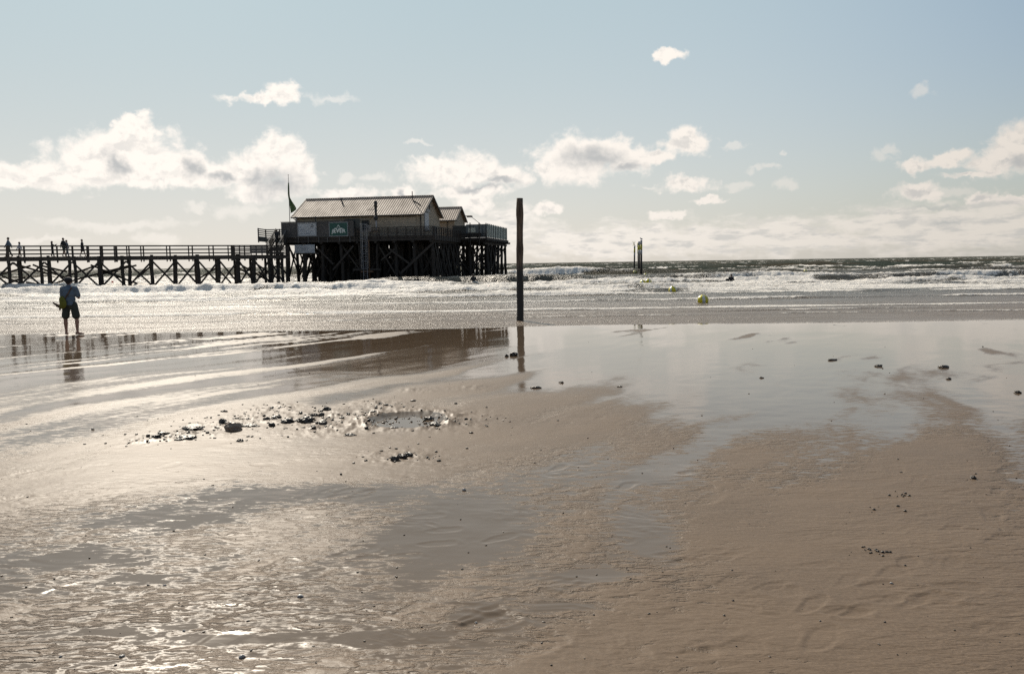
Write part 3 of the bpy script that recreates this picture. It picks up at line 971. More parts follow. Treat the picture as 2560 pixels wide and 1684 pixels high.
# things fixed below the deck by the ladder
mb = MB(); mb.tube([P(u_at(923, .2), -.2, .6), P(u_at(923, .2), -.2, DZ - .4)], .09, 10); mb.build('drain_pipe', M['brownpipe'], plat, smooth=True)
mb = MB(); pbox(mb, u_at(880, 0), u_at(950, 0), -.25, .0, 1.5, 1.72); mb.build('walkway_beam', M['timber'], plat)
mb = MB(); pbox(mb, u_at(900, 0), u_at(930, 0), -.3, .1, 1.28, 1.45); mb.build('walkway_beam', M['brownpipe'], plat)
mb = MB(); pbox(mb, u_at(745, .2), u_at(795, .2), .05, .25, 3.55, 3.75); mb.build('walkway_beam', M['timber'], plat)

# ------------------------------------------------------------------ houses


def house(name, label, u0, u1, v0, v1, zbase, zeave, zridge, ov, rib):
    h = empty(name, P((u0 + u1) / 2, (v0 + v1) / 2, zbase))
    tag(h, label, 'house', 'cream plank houses on the platform')
    vm_ = (v0 + v1) / 2
    mb = MB()
    # walls as one shell with gables
    w = [P(u0, v0, zbase), P(u1, v0, zbase), P(u1, v1, zbase), P(u0, v1, zbase), P(u0, v0, zeave), P(u1, v0, zeave), P(u1, v1, zeave), P(u0, v1, zeave),
         P(u0, vm_, zridge - .12), P(u1, vm_, zridge - .12)]
    mb.add(w, [(0, 1, 5, 4), (1, 2, 6, 9, 5), (2, 3, 7, 6), (3, 0, 4, 8, 7)])
    for i in range(int((zeave - zbase) / .19)):      # plank shadow lines proud of the wall
        z = zbase + .1 + i * .19
        pbox(mb, u0, u1 + .018, v0 - .018, v0 - .0, z, z + .165)
        pbox(mb, u1 + .001, u1 + .019, v0, v1, z, z + .165)
    mb.build('wall', M['wall'], h)
    # corner boards
    for (u, v) in ((u0, v0), (u1, v0), (u1, v1)):
        c = MB(); pbox(c, u - .07, u + .07, v - .07, v + .07, zbase, zeave - .02); c.build('corner_board', M['wall'], h)
    sl = (zridge - zeave) / (vm_ - v0)
    a0, a1 = u0 - ov, u1 + ov
    mb = MB()
    for sgn in (-1, 1):
        ve = vm_ + sgn * (vm_ - v0 + ov)
        ze = zeave - sl * ov
        n = int((a1 - a0) / rib)
        vs_, fs_ = [], []
        for i in range(n * 4 + 1):
            q = i % 4
            uu = a0 + (a1 - a0) * (i - (.0 if q in (0, 2) else 0)) / (n * 4)
            hh = .024 if q in (1, 2) else 0.0
            vs_ += [P(uu, ve, ze + hh), P(uu, vm_, zridge + hh), P(uu, vm_, zridge - .06), P(uu, ve, ze - .06)]
        for i in range(n * 4):
            b = i * 4
            fs_ += [(b, b + 4, b + 5, b + 1), (b + 3, b + 2, b + 6, b + 7), (b, b + 3, b + 7, b + 4)]
        mb.add(vs_, fs_)
    rf = mb.build('roof', M['roof'], h)
    rc = MB(); rc.beam(P(a0, vm_, zridge + .06), P(a1, vm_, zridge + .06), .3, .05); rc.build('ridge_cap', M['roof'], rf)
    for u in (a0 - .02, a1 + .02):
        for sgn in (-1, 1):
            b = MB(); b.beam(P(u, vm_, zridge - .06), P(u, vm_ + sgn * (vm_ - v0 + ov + .05), zeave - sl * ov - .08), .05, .22)
            b.build('verge_board', M['dark'], rf)
    g = MB(); ve = v0 - ov - .06
    g.tube([P(a0, ve, zeave - sl * ov - .07), P(a1, ve, zeave - sl * ov - .07)], .085, 8); g.build('gutter', M['dark'], h)
    s = MB(); pbox(s, a0 + .05, a1 - .05, v0 - ov + .02, v0 - .02, zeave - sl * ov - .12, zeave - sl * ov - .08); s.build('soffit', M['dark'], h)
    return h


hm = house('beach_house', 'long cream plank house with ribbed tan roof, the larger one on the platform', -18.3, -2.17, 2.47, 11.05, DZ, 8.45, 10.75, .45, .30)


def wpart(name, mat, px0, px1, y0, y1, v, par, d=.05):
    """a flat part on a wall plane v=const, given by where it stands in view"""
    z0 = AT((px0 + px1) / 2, y1, P(u_at((px0 + px1) / 2, v), v, 0).y).z
    z1 = AT((px0 + px1) / 2, y0, P(u_at((px0 + px1) / 2, v), v, 0).y).z
    mb = MB(); pbox(mb, u_at(px0, v), u_at(px1, v), v - d, v, z0, z1)
    return mb.build(name, mat, par)


V0 = 2.47
dr = wpart('door', M['dark'], 905, 923, 551, 576, V0 - .03, hm)
wpart('door_lintel', M['wall'], 902, 926, 546, 550, V0 - .03, hm, .12)
pn = wpart('wall_panel', M['wall'], 976, 1040, 541, 577, V0 - .025, hm, .04)
wpart('panel_rail', M['timber'], 976, 1040, 540.5, 542.5, V0 - .07, hm, .05)
mb = MB(); mb.tube([P(u_at(1052, V0 - .1), V0 - .12, DZ + .1), P(u_at(1052, V0 - .1), V0 - .12, 8.2)], .055, 8); mb.build('downpipe', M['dark'], hm, smooth=True)
mb = MB(); mb.tube([P(-18.2, V0 - .12, DZ + .1), P(-18.2, V0 - .12, 7.7), P(-18.5, V0 - .4, 8.1)], .05, 8); mb.build('downpipe', M['dark'], hm, smooth=True)
mb = MB(); pbox(mb, -12.0, -11.8, V0 - .2, V0 - .03, 7.5, 7.62); mb.build('wall_lamp', M['dark'], hm)
# right gable: window with shutter box, two small ones, round louvre
GU = -2.17 + .02


def gwin(v0, v1, z0, z1, mat, d=.05):
    f = MB(); pbox(f, GU, GU + d, v0, v1, z0, z1); w = f.build('window', M['frame'], hm)
    f = MB(); pbox(f, GU + d - .0, GU + d + .02, v0 + .1, v1 - .1, z0 + .1, z1 - .1); f.build('pane', mat, w)
    return w


w = gwin(2.47 + 1.3, 2.47 + 3.3, 6.45, 8.6, M['white'])
mb = MB(); pbox(mb, GU, GU + .2, 2.47 + 1.2, 2.47 + 3.4, 8.6, 8.95); mb.build('shutter_box', M['frame'], w)
mb = MB(); pbox(mb, GU, GU + .12, 2.47 + 1.2, 2.47 + 3.4, 6.25, 6.45); mb.build('sill', M['frame'], w)
gwin(2.47 + 4.9, 2.47 + 5.6, 5.9, 7.0, M['dark'])
gwin(2.47 + 6.1, 2.47 + 6.8, 5.9, 7.0, M['dark'])
mb = MB(); mb.ball(P(GU, 2.47 + 3.95, 9.35), (.07, .28, .42), 12, 8, Matrix.Rotation(-ROT, 3, 'Z')); mb.build('round_louvre', M['dark'], hm)


def on_roof(u, t):  # t 0 eave .. 1 ridge
    return P(u, V0 - .45 + t * (4.29 + .45), 8.45 - .24 + t * (2.30 + .24) + .06)


mb = MB(); p0 = on_roof(-13.6, .80)
mb.tube([on_roof(-13.1, .62), on_roof(-13.3, .72), p0 + Vector((0, 0, .12)), p0 + Vector((-.02, 0, .38))], [.07, .09, .09, .11], 8); mb.build('roof_vent', M['dark'], hm, smooth=True)
mb = MB(); q = on_roof(-4.0, .72)
mb.tube([on_roof(-2.7, .45), on_roof(-3.3, .6), q, q + Vector((-.08, 0, .4)), q + Vector((-.08, 0, 1.15))], .055, 8); mb.build('flue_pipe', M['dark'], hm, smooth=True)

ha = house('annex_house', 'small cream plank house with ribbed roof behind the right gable of the larger house', -7.4, -1.25, 15.7, 22.0, DZ, 8.35, 10.1, .4, .30)
mb = MB(); mb.tube([P(-2.2, 15.6, DZ), P(-2.2, 15.6, 8.1)], .05, 8); mb.build('downpipe', M['dark'], ha)
for (a, b) in ((16.6, 17.4), (18.3, 19.1)):
    f = MB(); pbox(f, -1.23, -1.18, a, b, 6.0, 7.1); w = f.build('window', M['frame'], ha)
    f = MB(); pbox(f, -1.18, -1.16, a + .1, b - .1, 6.1, 7.0); f.build('pane', M['dark'], w)

# ------------------------------------------------------------------ lamps, masts, flag
fl = empty('floodlight', P(-1.0, 22.3, 8.6))
tag(fl, 'dark floodlight on a bracket with a slanting stay beside the small house gable', 'floodlight')
mb = MB(); pbox(mb, -1.3, -.2, 22.25, 22.32, 9.02, 9.1); mb.build('bracket', M['dark'], fl)
mb = MB(); pbox(mb, -.9, -.1, 22.1, 22.5, 8.85, 9.05); mb.build('lamp_head', M['dark'], fl)
mb = MB(); mb.tube([P(-.2, 22.2, 8.9), P(2.0, 20.5, DZ + 1.7)], .035, 6); mb.build('stay', M['dark'], fl)

f2 = empty('floodlight', P(-18.9, .6, DZ))
tag(f2, 'small lamp on a thin pole at the left end of the board screen', 'floodlight')
ul = u_at(742, .6)
mb = MB(); mb.tube([P(ul, .6, DZ), P(ul, .6, 8.1)], .03, 6); mb.build('pole', M['metal'], f2)
mb = MB(); pbox(mb, ul - .28, ul + .04, .45, .7, 8.02, 8.14); mb.build('lamp_head', M['dark'], f2)

f3 = empty('short_pole', P(u_at(789, .4), .4, DZ))
tag(f3, 'short dark stub pole standing above the board screen between the two signs', 'pole')
mb = MB(); mb.tube([P(u_at(789, .4), .4, DZ + .0), P(u_at(789, .4), .4, 8.05)], .06, 8); mb.build('stub', M['dark'], f3)
mb = MB(); mb.ball(P(u_at(789, .4), .4, 8.08), .07, 8, 6); mb.build('cap', M['dark'], f3)

fp = empty('flagpole', P(u_at(724, .5), .5, DZ))
tag(fp, 'slim pole with a limp green flag at the left corner of the platform', 'flagpole')
uf = u_at(724.5, .5)
Yf = P(uf, .5, 0).y
base = P(uf, .5, DZ - .2)
topz = AT(720.6, 437, Yf)
mb = MB(); mb.tube([base, topz], [.05, .025], 8); mb.build('pole', M['dark'], fp, smooth=True)
mb = MB(); mb.ball(topz, .05, 8, 6); mb.build('finial', M['dark'], fp)
# flag hanging along the pole: outline given over height
prof = [(457, -1.5, 1.0), (470, -2.5, 1.5), (485, -3.0, 2.0), (494, -2.0, 3.0), (503, -.5, 7.5), (512, .5, 13.0), (520, 1.6, 17.0), (524, 2.2, 16.0), (529, 2.8, 9.0), (533, 3.2, 1.0)]
vs_, fs_ = [], []
nc = 9
for i, (yy, x0, x1) in enumerate(prof):
    for k in range(nc):
        t = k / (nc - 1)
        p = AT(720.8 + (yy - 440) * .035 + x0 + (x1 - x0) * t, yy, Yf)
        vs_.append((p.x, p.y + .10 * math.sin(t * 9 + i * .6) * (.3 + t), p.z))
for i in range(len(prof) - 1):
    for k in range(nc - 1):
        a = i * nc + k; fs_.append((a, a + 1, a + 1 + nc, a + nc))
mb = MB().add(vs_, fs_)
flag = mb.build('flag', M['flag'], fp, smooth=True)
md = flag.modifiers.new('thick', 'SOLIDIFY'); md.thickness = .012

ms = empty('siren_mast', P(u_at(940, .5), .5, DZ))
tag(ms, 'mast with thick dark cylinder head and side antenna before the long roof', 'mast')
um = u_at(940.5, .5)
mb = MB(); mb.tube([P(um, .5, DZ - .3), P(um, .5, 8.0)], .07, 8); mb.build('pole', M['metal'], ms, smooth=True)
mb = MB(); mb.tube([P(um, .5, 7.7), P(um, .5, 7.75), P(um, .5, 8.9), P(um, .5, 8.95)], [.1, .13, .15, .12], 10)
mb.tube([P(um, .5, 8.95), P(um, .5, 9.05), P(um, .5, 9.75), P(um, .5, 9.8)], [.12, .19, .2, .14], 10); mb.build('cylinder_head', M['dark'], ms, smooth=True)
mb = MB(); mb.ball(P(um, .42, 7.75), (.28, .16, .3), 12, 8); mb.build('horn', M['dark'], ms, smooth=True)
an = MB(); an.beam(P(um, .5, 8.75), P(um - 1.25, .5, 8.68), .03, .03)
for k in range(6):
    q = P(um - .2 - k * .2, .5, 8.74); hh = .28 - k * .03
    an.beam(q + Vector((-hh * .4, 0, -hh * .25)), q + Vector((hh * .6, 0, hh)), .018, .018)
an.beam(P(um, .5, 9.35), P(um - .9, .5, 8.72), .02, .02)
an.build('antenna', M['dark'], ms)

# ------------------------------------------------------------------ signs
def text_mesh(txt, size, extrude=.004):
    cu = bpy.data.curves.new('txt', 'FONT'); cu.body = txt; cu.size = size; cu.extrude = extrude; cu.align_x = 'CENTER'; cu.align_y = 'CENTER'
    cu.space_character = 1.02
    ob = bpy.data.objects.new('txt', cu); col.objects.link(ob)
    dg = bpy.context.evaluated_depsgraph_get(); me = bpy.data.meshes.new_from_object(ob.evaluated_get(dg))
    vs = [tuple(v.co) for v in me.vertices]; fs = [tuple(p.vertices) for p in me.polygons]
    bpy.data.objects.remove(ob); bpy.data.curves.remove(cu); bpy.data.meshes.remove(me)
    return vs, fs


def sign(name, label, px0, px1, y0, y1, mat, v=-.2, fr=.09, tilt=0.0):
    uc0, uc1 = u_at(px0, v), u_at(px1, v)
    Yc = P((uc0 + uc1) / 2, v, 0).y
    z0, z1 = AT((px0 + px1) / 2, y1, Yc).z, AT((px0 + px1) / 2, y0, Yc).z
    s = empty(name, P((uc0 + uc1) / 2, v, z0)); tag(s, label, 'sign')
    w_, h_ = uc1 - uc0, z1 - z0
    mb = MB(); pbox(mb, uc0 + fr, uc1 - fr, v - .03, v, z0 + fr, z1 - fr); b = mb.build('board', mat, s)
    mb = MB()
    if fr > .03:
        pbox(mb, uc0, uc1, v - .05, v - .001, z1 - fr, z1); pbox(mb, uc0, uc1, v - .05, v - .001, z0, z0 + fr)
        pbox(mb, uc0, uc0 + fr, v - .05, v - .001, z0 + fr, z1 - fr); pbox(mb, uc1 - fr, uc1, v - .05, v - .001, z0 + fr, z1 - fr)
        mb.build('frame', M['frame'], s)
    c = Vector(((uc0 + uc1) / 2, 0, (z0 + z1) / 2))

    def put(vs, fs, mt, nm, lift=.036):
        vv = [P(c.x + a[0], v - lift - a[2], c.z + a[1]) for a in vs]
        return MB().add(vv, fs).build(nm, mt, s)
    return s, w_, h_, put, b


s, sw, sh, put, b = sign('green_sign', 'green sign board with a white arched name on the dark board screen', 822, 870, 555, 591, M['green'])
vs_, fs_ = text_mesh('JEVER', .72)
xs = [v[0] for v in vs_]; ys_ = [v[1] for v in vs_]
wx = (max(xs) - min(xs)); wy = (max(ys_) - min(ys_)); mx = (max(xs) + min(xs)) / 2; my = min(ys_)
out = []
for (a, b_, c_) in vs_:
    t = (a - mx) / (wx / 2); k = (b_ - my) / wy
    X_ = t * sw * .36; bot = -sh * .33 - 0.0 * t; top = sh * (.06 - .10 * t * t)
    bot = -sh * (.34 - .05 * t * t)
    out.append((X_, bot + (top - bot) * k, c_))
# heavier strokes: two slightly shifted copies
bold = []; bf = []
for q, (dx, dy) in enumerate(((-.03, 0), (.03, 0), (0, .02), (0, -.02), (0, 0))):
    bold += [(a + dx, b_ + dy, c_ + .002 * q) for a, b_, c_ in out]; bf += [tuple(i + q * len(out) for i in f) for f in fs_]
put(bold, bf, M['letter'], 'lettering')
mk = MB()
pk = [(-.20, .13), (-.12, .18), (-.07, .25), (0, .31), (.07, .25), (.12, .18), (.20, .13), (.10, .15), (.04, .21), (0, .25), (-.04, .21), (-.10, .15)]
vv = [(a * sw * .55, b_ * sh, 0) for a, b_ in pk] + [(a * sw * .55, b_ * sh, .004) for a, b_ in pk]
n = 12
put(vv, [tuple(range(n)), tuple(range(n, 2 * n))[::-1]] + [(i, (i + 1) % n, n + (i + 1) % n, n + i) for i in range(n)], M['letter'], 'emblem')
put([(-.22 * sw, .095 * sh, 0), (.22 * sw, .095 * sh, 0), (.22 * sw, .075 * sh, 0), (-.22 * sw, .075 * sh, 0)], [(0, 1, 2, 3)], M['letter'], 'underline')

s, sw, sh, put, b = sign('map_board', 'white notice board with faint line drawing and round mark on the board screen', 743.5, 791.5, 556.5, 591, M['white'], fr=.12)


def strip(x0, y0, x1, y1, t, mt, nm='printed_line'):
    d = Vector((x1 - x0, y1 - y0, 0)); nrm = Vector((-d.y, d.x, 0)).normalized() * t / 2
    q = [(x0 + nrm.x, y0 + nrm.y, 0), (x1 + nrm.x, y1 + nrm.y, 0), (x1 - nrm.x, y1 - nrm.y, 0), (x0 - nrm.x, y0 - nrm.y, 0)]
    return put(q, [(0, 1, 2, 3)], mt, nm)


strip(-.36 * sw, -.30 * sh, .16 * sw, -.285 * sh, .09, M['ink'])
strip(-.36 * sw, -.02 * sh, -.10 * sw, -.01 * sh, .05, M['ink'])
strip(-.36 * sw, -.14 * sh, -.16 * sw, -.13 * sh, .05, M['ink'])
strip(-.14 * sw, -.16 * sh, .14 * sw, .10 * sh, .04, M['ink'])
strip(.14 * sw, -.12 * sh, .36 * sw, -.10 * sh, .04, M['ink'])
strip(.16 * sw, -.02 * sh, .17 * sw, .2 * sh, .04, M['ink'])
ring = []
for i in range(20):
    a = 2 * math.pi * i / 20
    ring += [(.27 * sw + .17 * math.cos(a), .24 * sh + .17 * math.sin(a), 0), (.27 * sw + .09 * math.cos(a), .24 * sh + .09 * math.sin(a), 0)]
put(ring, [(2 * i, (2 * i + 2) % 40, (2 * i + 3) % 40, 2 * i + 1) for i in range(20)], M['inkd'], 'round_mark')

s, sw, sh, put, b = sign('notice_board', 'plain pale notice board hanging below the deck, above the left stilts', 734, 785, 611, 633, M['white'], v=-.15, fr=.02)
b.rotation_euler = (0, 0, 0)
strip(-.20 * sw, .14 * sh, .10 * sw, .15 * sh, .05, M['frame'])
strip(-.16 * sw, .0, .08 * sw, .0, .04, M['frame'])
strip(-.20 * sw, -.14 * sh, .08 * sw, -.13 * sh, .04, M['frame'])

# ------------------------------------------------------------------ caged ladder
ld = empty('caged_ladder', P(u_at(909, -.3), -.5, 0))
tag(ld, 'pale metal ladder with safety cage running from the deck down to the water', 'ladder')
ul, ur = u_at(903.5, -.4), u_at(915, -.4)
ztop = AT(909, 560, P(ul, -.4, 0).y).z; zcage = 1.75
for u in (ul + .06, ur - .0):
    mb = MB(); mb.tube([P(u, -.4, .1), P(u, -.4, ztop)], .03, 6); mb.build('stile', M['metal'], ld)
z = .25
while z < ztop - .1:
    mb = MB(); mb.tube([P(ul + .06, -.4, z), P(ur, -.4, z)], .016, 5); mb.build('rung', M['metal'], ld); z += .29
uc = (ul + ur) / 2 + .02
z = zcage
while z <= ztop + .01:
    mb = MB(); pts = [P(uc - .40 * math.cos(a), -.42 - .72 * math.sin(a), z) for a in [math.pi * i / 10 for i in range(11)]]
    mb.tube(pts, .022, 5); mb.build('hoop', M['metal'], ld); z += (ztop - zcage) / 6 - 1e-6
for a in (0, .25, .5, .75, 1):
    th = math.pi * a
    mb = MB(); mb.tube([P(uc - .40 * math.cos(th), -.42 - .72 * math.sin(th), zcage), P(uc - .40 * math.cos(th), -.42 - .72 * math.sin(th), ztop)], .016, 5); mb.build('cage_bar', M['metal'], ld)
vb = empty('valve_box', P(u_at(921, -.1), -.3, DZ))
tag(vb, 'rusty bracket with pale pipes fixed at the top right of the ladder', 'bracket')
mb = MB(); mb.beam(P(u_at(893, -.3), -.3, 6.15), P(u_at(944, -.3), -.3, 6.12), .05, .05); mb.build('cross_bar', M['brownpipe'], vb)
mb = MB()
for k in range(4):
    u = u_at(917 + k * 3, -.35); mb.tube([P(u, -.35, 6.1), P(u + .05, -.4, 6.9 - .1 * k)], .03, 5)
mb.tube([P(u_at(915, -.35), -.35, 6.9), P(u_at(928, -.35), -.35, 6.75)], .035, 5)
mb.build('pipes', M['metal'], vb)

# ------------------------------------------------------------------ stairs and landing
st = empty('timber_staircase', Vector((-28.3, 96, 0)))
tag(st, 'open timber staircase climbing from the footbridge to the platform landing', 'staircase')
PZ = 3.48
xl = AT(664.5, 613, 94).x; xr = AT(694, 613, 94).x
y0_, y1_ = 94.2, 98.2
for i in range(12):
    t = i / 11
    mb = MB(); mb.box(((xl + xr) / 2, y0_ + (y1_ - y0_) * t, PZ + .12 + (DZ - PZ - .15) * t), (xr - xl - .1, .26, .05)); mb.build('tread', M['timber'], st)
for x in (xl, xr):
    mb = MB(); mb.beam((x, y0_, PZ + .05), (x, y1_, DZ - .05), .08, .28); mb.build('stringer', M['timber'], st)
    mb = MB(); mb.beam((x, y0_ - .1, PZ + 1.15), (x, y1_ + .1, DZ + 1.12), .12, .10); mb.build('handrail', M['fence'], st)
    for k in range(3):
        mb = MB(); mb.beam((x, y0_, PZ + .4 + k * .25), (x, y1_, DZ + .35 + k * .25), .03, .09); mb.build('side_board', M['rail'], st)
    for k in range(4):
        t = k / 3
        mb = MB(); mb.beam((x, y0_ + 4 * t, PZ + (DZ - PZ) * t), (x, y0_ + 4 * t, PZ + (DZ - PZ) * t + 1.1), .09, .09); mb.build('baluster', M['rail'], st)
ln = empty('stair_landing', Vector((-29.5, 99.5, 0)))
tag(ln, 'raised timber landing with slatted rails at the head of the stairs', 'landing')
lx0 = AT(656.5, 600, 100).x; lx1 = AT(716, 600, 98).x
mb = MB(); mb.box(((lx0 + lx1) / 2, 99.9, DZ - .2), (lx1 - lx0, 3.2, .34)); mb.build('deck', M['timber'], ln)
for k in range(5):
    mb = MB(); mb.beam((lx0, 101.4, DZ + .2 + k * .24), (lx1, 101.4, DZ + .2 + k * .24), .04, .13); mb.build('rail', M['rail'], ln)
    mb = MB(); mb.beam((lx0, 98.4, DZ + .2 + k * .24), (lx0, 101.4, DZ + .2 + k * .24), .04, .13); mb.build('rail', M['rail'], ln)
for (x, y) in ((lx0, 98.4), (lx0, 101.4), ((lx0 + lx1) / 2, 101.4), (lx0 + .8 * (lx1 - lx0), 101.4)):
    mb = MB(); mb.beam((x, y, DZ - .5), (x, y, DZ + 1.25), .12, .12); mb.build('rail_post', M['rail'], ln)
for (x, y) in ((lx0 + 1.4, 98.7), (lx0 + 1.4, 101.2), (lx1 - .3, 99)):
    mb = MB(); crooked(mb, (x, y, -1), (x, y, DZ - .37), .2, .18); mb.build('pile', M['pile'], ln, smooth=True)
mb = MB(); mb.box((lx0 + .5, 98.3, DZ - .1), (1.1, .06, .55)); mb.build('dark_board', M['darkpanel'], ln)

# ------------------------------------------------------------------ footbridge
A0 = Vector((-27.1, 93, 0)); AD = Vector((-.88, -.47, 0)).normalized(); AN = Vector((-AD.y, AD.x, 0)) * -1
if AN.y < 0: AN = -AN
pier = empty('footbridge', A0 + AD * 14)
tag(pier, 'long timber footbridge on crossed piles leading from the left to the platform', 'footbridge')


def s_at(px, off=0.0):
    r = ray(px, 640); k = r.x / r.y
    b = A0 + AN * off
    return (k * b.y - b.x) / (AD.x - k * AD.y)


def Q(s_, off, z): q = A0 + AD * s_ + AN * off; return Vector((q.x, q.y, z))


SL, SR = s_at(-160), s_at(722)
WB = 2.2
mb = MB()
for i in range(int((SL - SR) / .2)):
    a = SR + i * .2; mb.beam(Q(a + .09, -.1, PZ - .03), Q(a + .09, WB + .1, PZ - .03), .17, .06)
mb.build('deck_planks', M['timber'], pier)
for off in (-.15, WB * .5, WB + .15):
    mb = MB(); mb.beam(Q(SR, off, PZ - .25), Q(SL, off, PZ - .25), .14, .34); mb.build('edge_beam', M['timber'], pier)
BP = [706, 672, 634, 594, 546, 493, 438, 379, 324, 305, 247, 185, 172, 120, 101, 45, 20, -30, -75, -130]
bents = []
for px in BP:
    s_ = s_at(px); r = {594: .24, 247: .27, 493: .22, 546: .22, 634: .25}.get(px, rng_u(.15, .19))
    bents.append(s_)
    mb = MB(); crooked(mb, Q(s_ + rng_u(-.12, .12), -.0, -1), Q(s_, -.0, PZ + rng_u(0, .12)), r, r * .92); mb.build('pile', M['pile'], pier, smooth=True)
    if px not in (305, 172, 101, 20):
        mb = MB(); crooked(mb, Q(s_ + rng_u(-.1, .1), WB, -1), Q(s_, WB, PZ - .1), .15, .14); mb.build('pile', M['pile'], pier, smooth=True)
main = [706, 672, 634, 594, 546, 493, 438, 379, 314, 247, 179, 110, 32, -50, -130]
for i in range(len(main) - 1):
    a, b = s_at(main[i]), s_at(main[i + 1])
    zt_ = PZ - .55
    mb = MB(); mb.beam(Q(a, -.2, zt_), Q(b, -.2, .15), .07, .19); mb.build('brace', M['pile'], pier)
    mb = MB(); mb.beam(Q(b, -.28, zt_), Q(a, -.28, .15), .07, .19); mb.build('brace', M['pile'], pier)
for (p0, z0, p1, z1) in [(-40, 1.3, 75, 2.6), (27, 2.9, 125, 1.6), (80, 2.7, 180, .9), (180, 1.0, 325, 2.5), (100, 2.6, 165, 1.9), (160, 1.4, 258, 2.8), (225, 2.6, 300, 1.2),
                         (240, 1.5, 340, 2.5), (255, 1.9, 345, .4), (0, 1.6, 75, .3), (60, .9, 140, .2), (120, .5, 175, 1.3), (-10, .5, 60, 1.4), (340, 1.1, 382, 2.6),
                         (495, .9, 545, 2.2), (540, 2.1, 575, .3), (598, 2.5, 660, .7), (598, 2.0, 640, .6), (640, 2.5, 690, .8), (640, .6, 690, 2.2), (645, 1.6, 672, .3), (690, 2.6, 720, 1.0)]:
    mb = MB(); mb.beam(Q(s_at(p0, WB), WB + .12, z0), Q(s_at(p1, WB), WB + .12, z1), .07, .19); mb.build('brace', M['pile'], pier)
NP = [20, 61, 103, 144, 183, 221, 255, 291, 323, 359, 425, 481, 533, 582, 611, 640, 668, 700, -25, -75, -120]
for px in NP:
    s_ = s_at(px)
    w = {20: .3, 221: .24, 255: .3, 291: .26, 582: .5}.get(px, .15)
    mb = MB(); mb.beam(Q(s_, -.24, PZ - .62), Q(s_, -.24, PZ + 1.08), w * .9, .09, up=tuple(AN)); mb.build('rail_post', M['rail'], pier)
    mb = MB(); mb.beam(Q(s_ + .1, WB + .24, PZ - .62), Q(s_ + .1, WB + .24, PZ + 1.08), .12, .09, up=tuple(AN)); mb.build('rail_post', M['rail'], pier)
for zz, hh in ((1.1, .07), (.70, .09), (.30, .09)):
    for off in (-.31, WB + .31):
        mb = MB(); mb.beam(Q(SR, off, PZ + zz), Q(SL, off, PZ + zz), .05 if zz < 1 else .16, hh); mb.build('rail', M['rail'], pier)
# denser boards close to the platform
sa, sb, sc, sd = s_at(582), s_at(624), s_at(664), s_at(722)
for zz in (.1, .5, .9):
    mb = MB(); mb.beam(Q(sa, -.30, PZ + zz), Q(sb, -.30, PZ + zz), .04, .12); mb.build('rail', M['rail'], pier)
mb = MB()
for k in range(6):
    mb.beam(Q(sb, -.34, PZ + .25 + k * .145), Q(sc, -.34, PZ + .25 + k * .145), .035, .135)
mb.build('board_panel', M['fence'], pier)
for zz in (.15, .5, .85):
    mb = MB(); mb.beam(Q(sc, -.33, PZ + zz), Q(sd, -.33, PZ + zz), .04, .14); mb.build('rail', M['rail'], pier)

# ------------------------------------------------------------------ lone post and sea marks
pY = 29.4
pb = AT(1300, 800, pY); pt = AT(1299, 495.5, pY)
pb.z = -.6
mb = MB(); pts = []; rr = []
for i in range(26):
    t = i / 25
    q = pb.lerp(pt, t); wob = .004 * math.sin(t * 9) + .003 * math.sin(t * 31 + 1)
    pts.append(Vector((q.x + wob - .0, q.y, q.z)))
    rr.append(.132 - .014 * t +   .003 * math.sin(t * 23) + (.012 if i in (16, 22, 23) else 0))
mb.tube(pts, rr, 22, jit=.035)
o = mb.build('wooden_post', M['post'], None, smooth=True, origin=(pb.x, pb.y, 0))
tag(o, 'tall weathered wooden post with dark wet foot standing alone at the waterline', 'post')


def mark(name, label, px, ytop, Y, r, bands, lean=0.0):
    t_ = AT(px, ytop, Y); e = empty(name, Vector((t_.x, Y, 0))); tag(e, label, 'sea mark', 'sea marker posts beyond the buoys')
    zs = [t_.z]
    for (h, m_) in bands: zs.append(zs[-1] - h)
    nm = {'grey': 'grey_band', 'yellow': 'yellow_band', 'black': 'lower_shaft'}
    for i, (h, m_) in enumerate(bands):
        z1_, z0_ = zs[i], zs[i + 1] if i < len(bands) - 1 else -1.2
        mb = MB(); rr_ = 1.12 * r * (1.0 if m_ != 'black' else .98)
        mb.tube([(t_.x + lean * (t_.z - z0_), Y, z0_), (t_.x + lean * (t_.z - z1_), Y, z1_)], rr_, 14)
        mb.build(nm[m_], {'grey': M['greypaint'], 'yellow': M['yellowpaint'], 'black': M['pile']}[m_], e, smooth=True)
    return e, t_


e1, t1 = mark('sea_mark', 'tallest banded sea post with a gull on top', 1603, 600, 122, .15, [(.7, 'grey'), (.78, 'yellow'), (.72, 'grey'), (3, 'black')])
e2, t2 = mark('sea_mark', 'banded sea post just left of the tallest one', 1597.5, 603.5, 166, .19, [(.8, 'grey'), (.95, 'yellow'), (.95, 'grey'), (3, 'black')])
e3, t3 = mark('sea_mark', 'leaning banded sea post half hidden behind its neighbour', 1595, 607, 176, .15, [(1.0, 'yellow'), (1.4, 'yellow'), (.9, 'grey'), (3, 'black')], .012)
e4, t4 = mark('sea_mark', 'leftmost sea post carrying a yellow cross topmark', 1586.5, 614.5, 182, .16, [(.6, 'grey'), (1.0, 'yellow'), (.8, 'grey'), (3, 'black')], -.012)
c = AT(1585, 609, 182); L = .62
mb = MB()
mb.beam(c + Vector((-.28, 0, .5)), c + Vector((.28, 0, -.5)), .07, .09)
mb.beam(c + Vector((.28, .03, .5)), c + Vector((-.28, .03, -.5)), .07, .09)
mb.build('cross_topmark', M['yellowpaint'], e4)
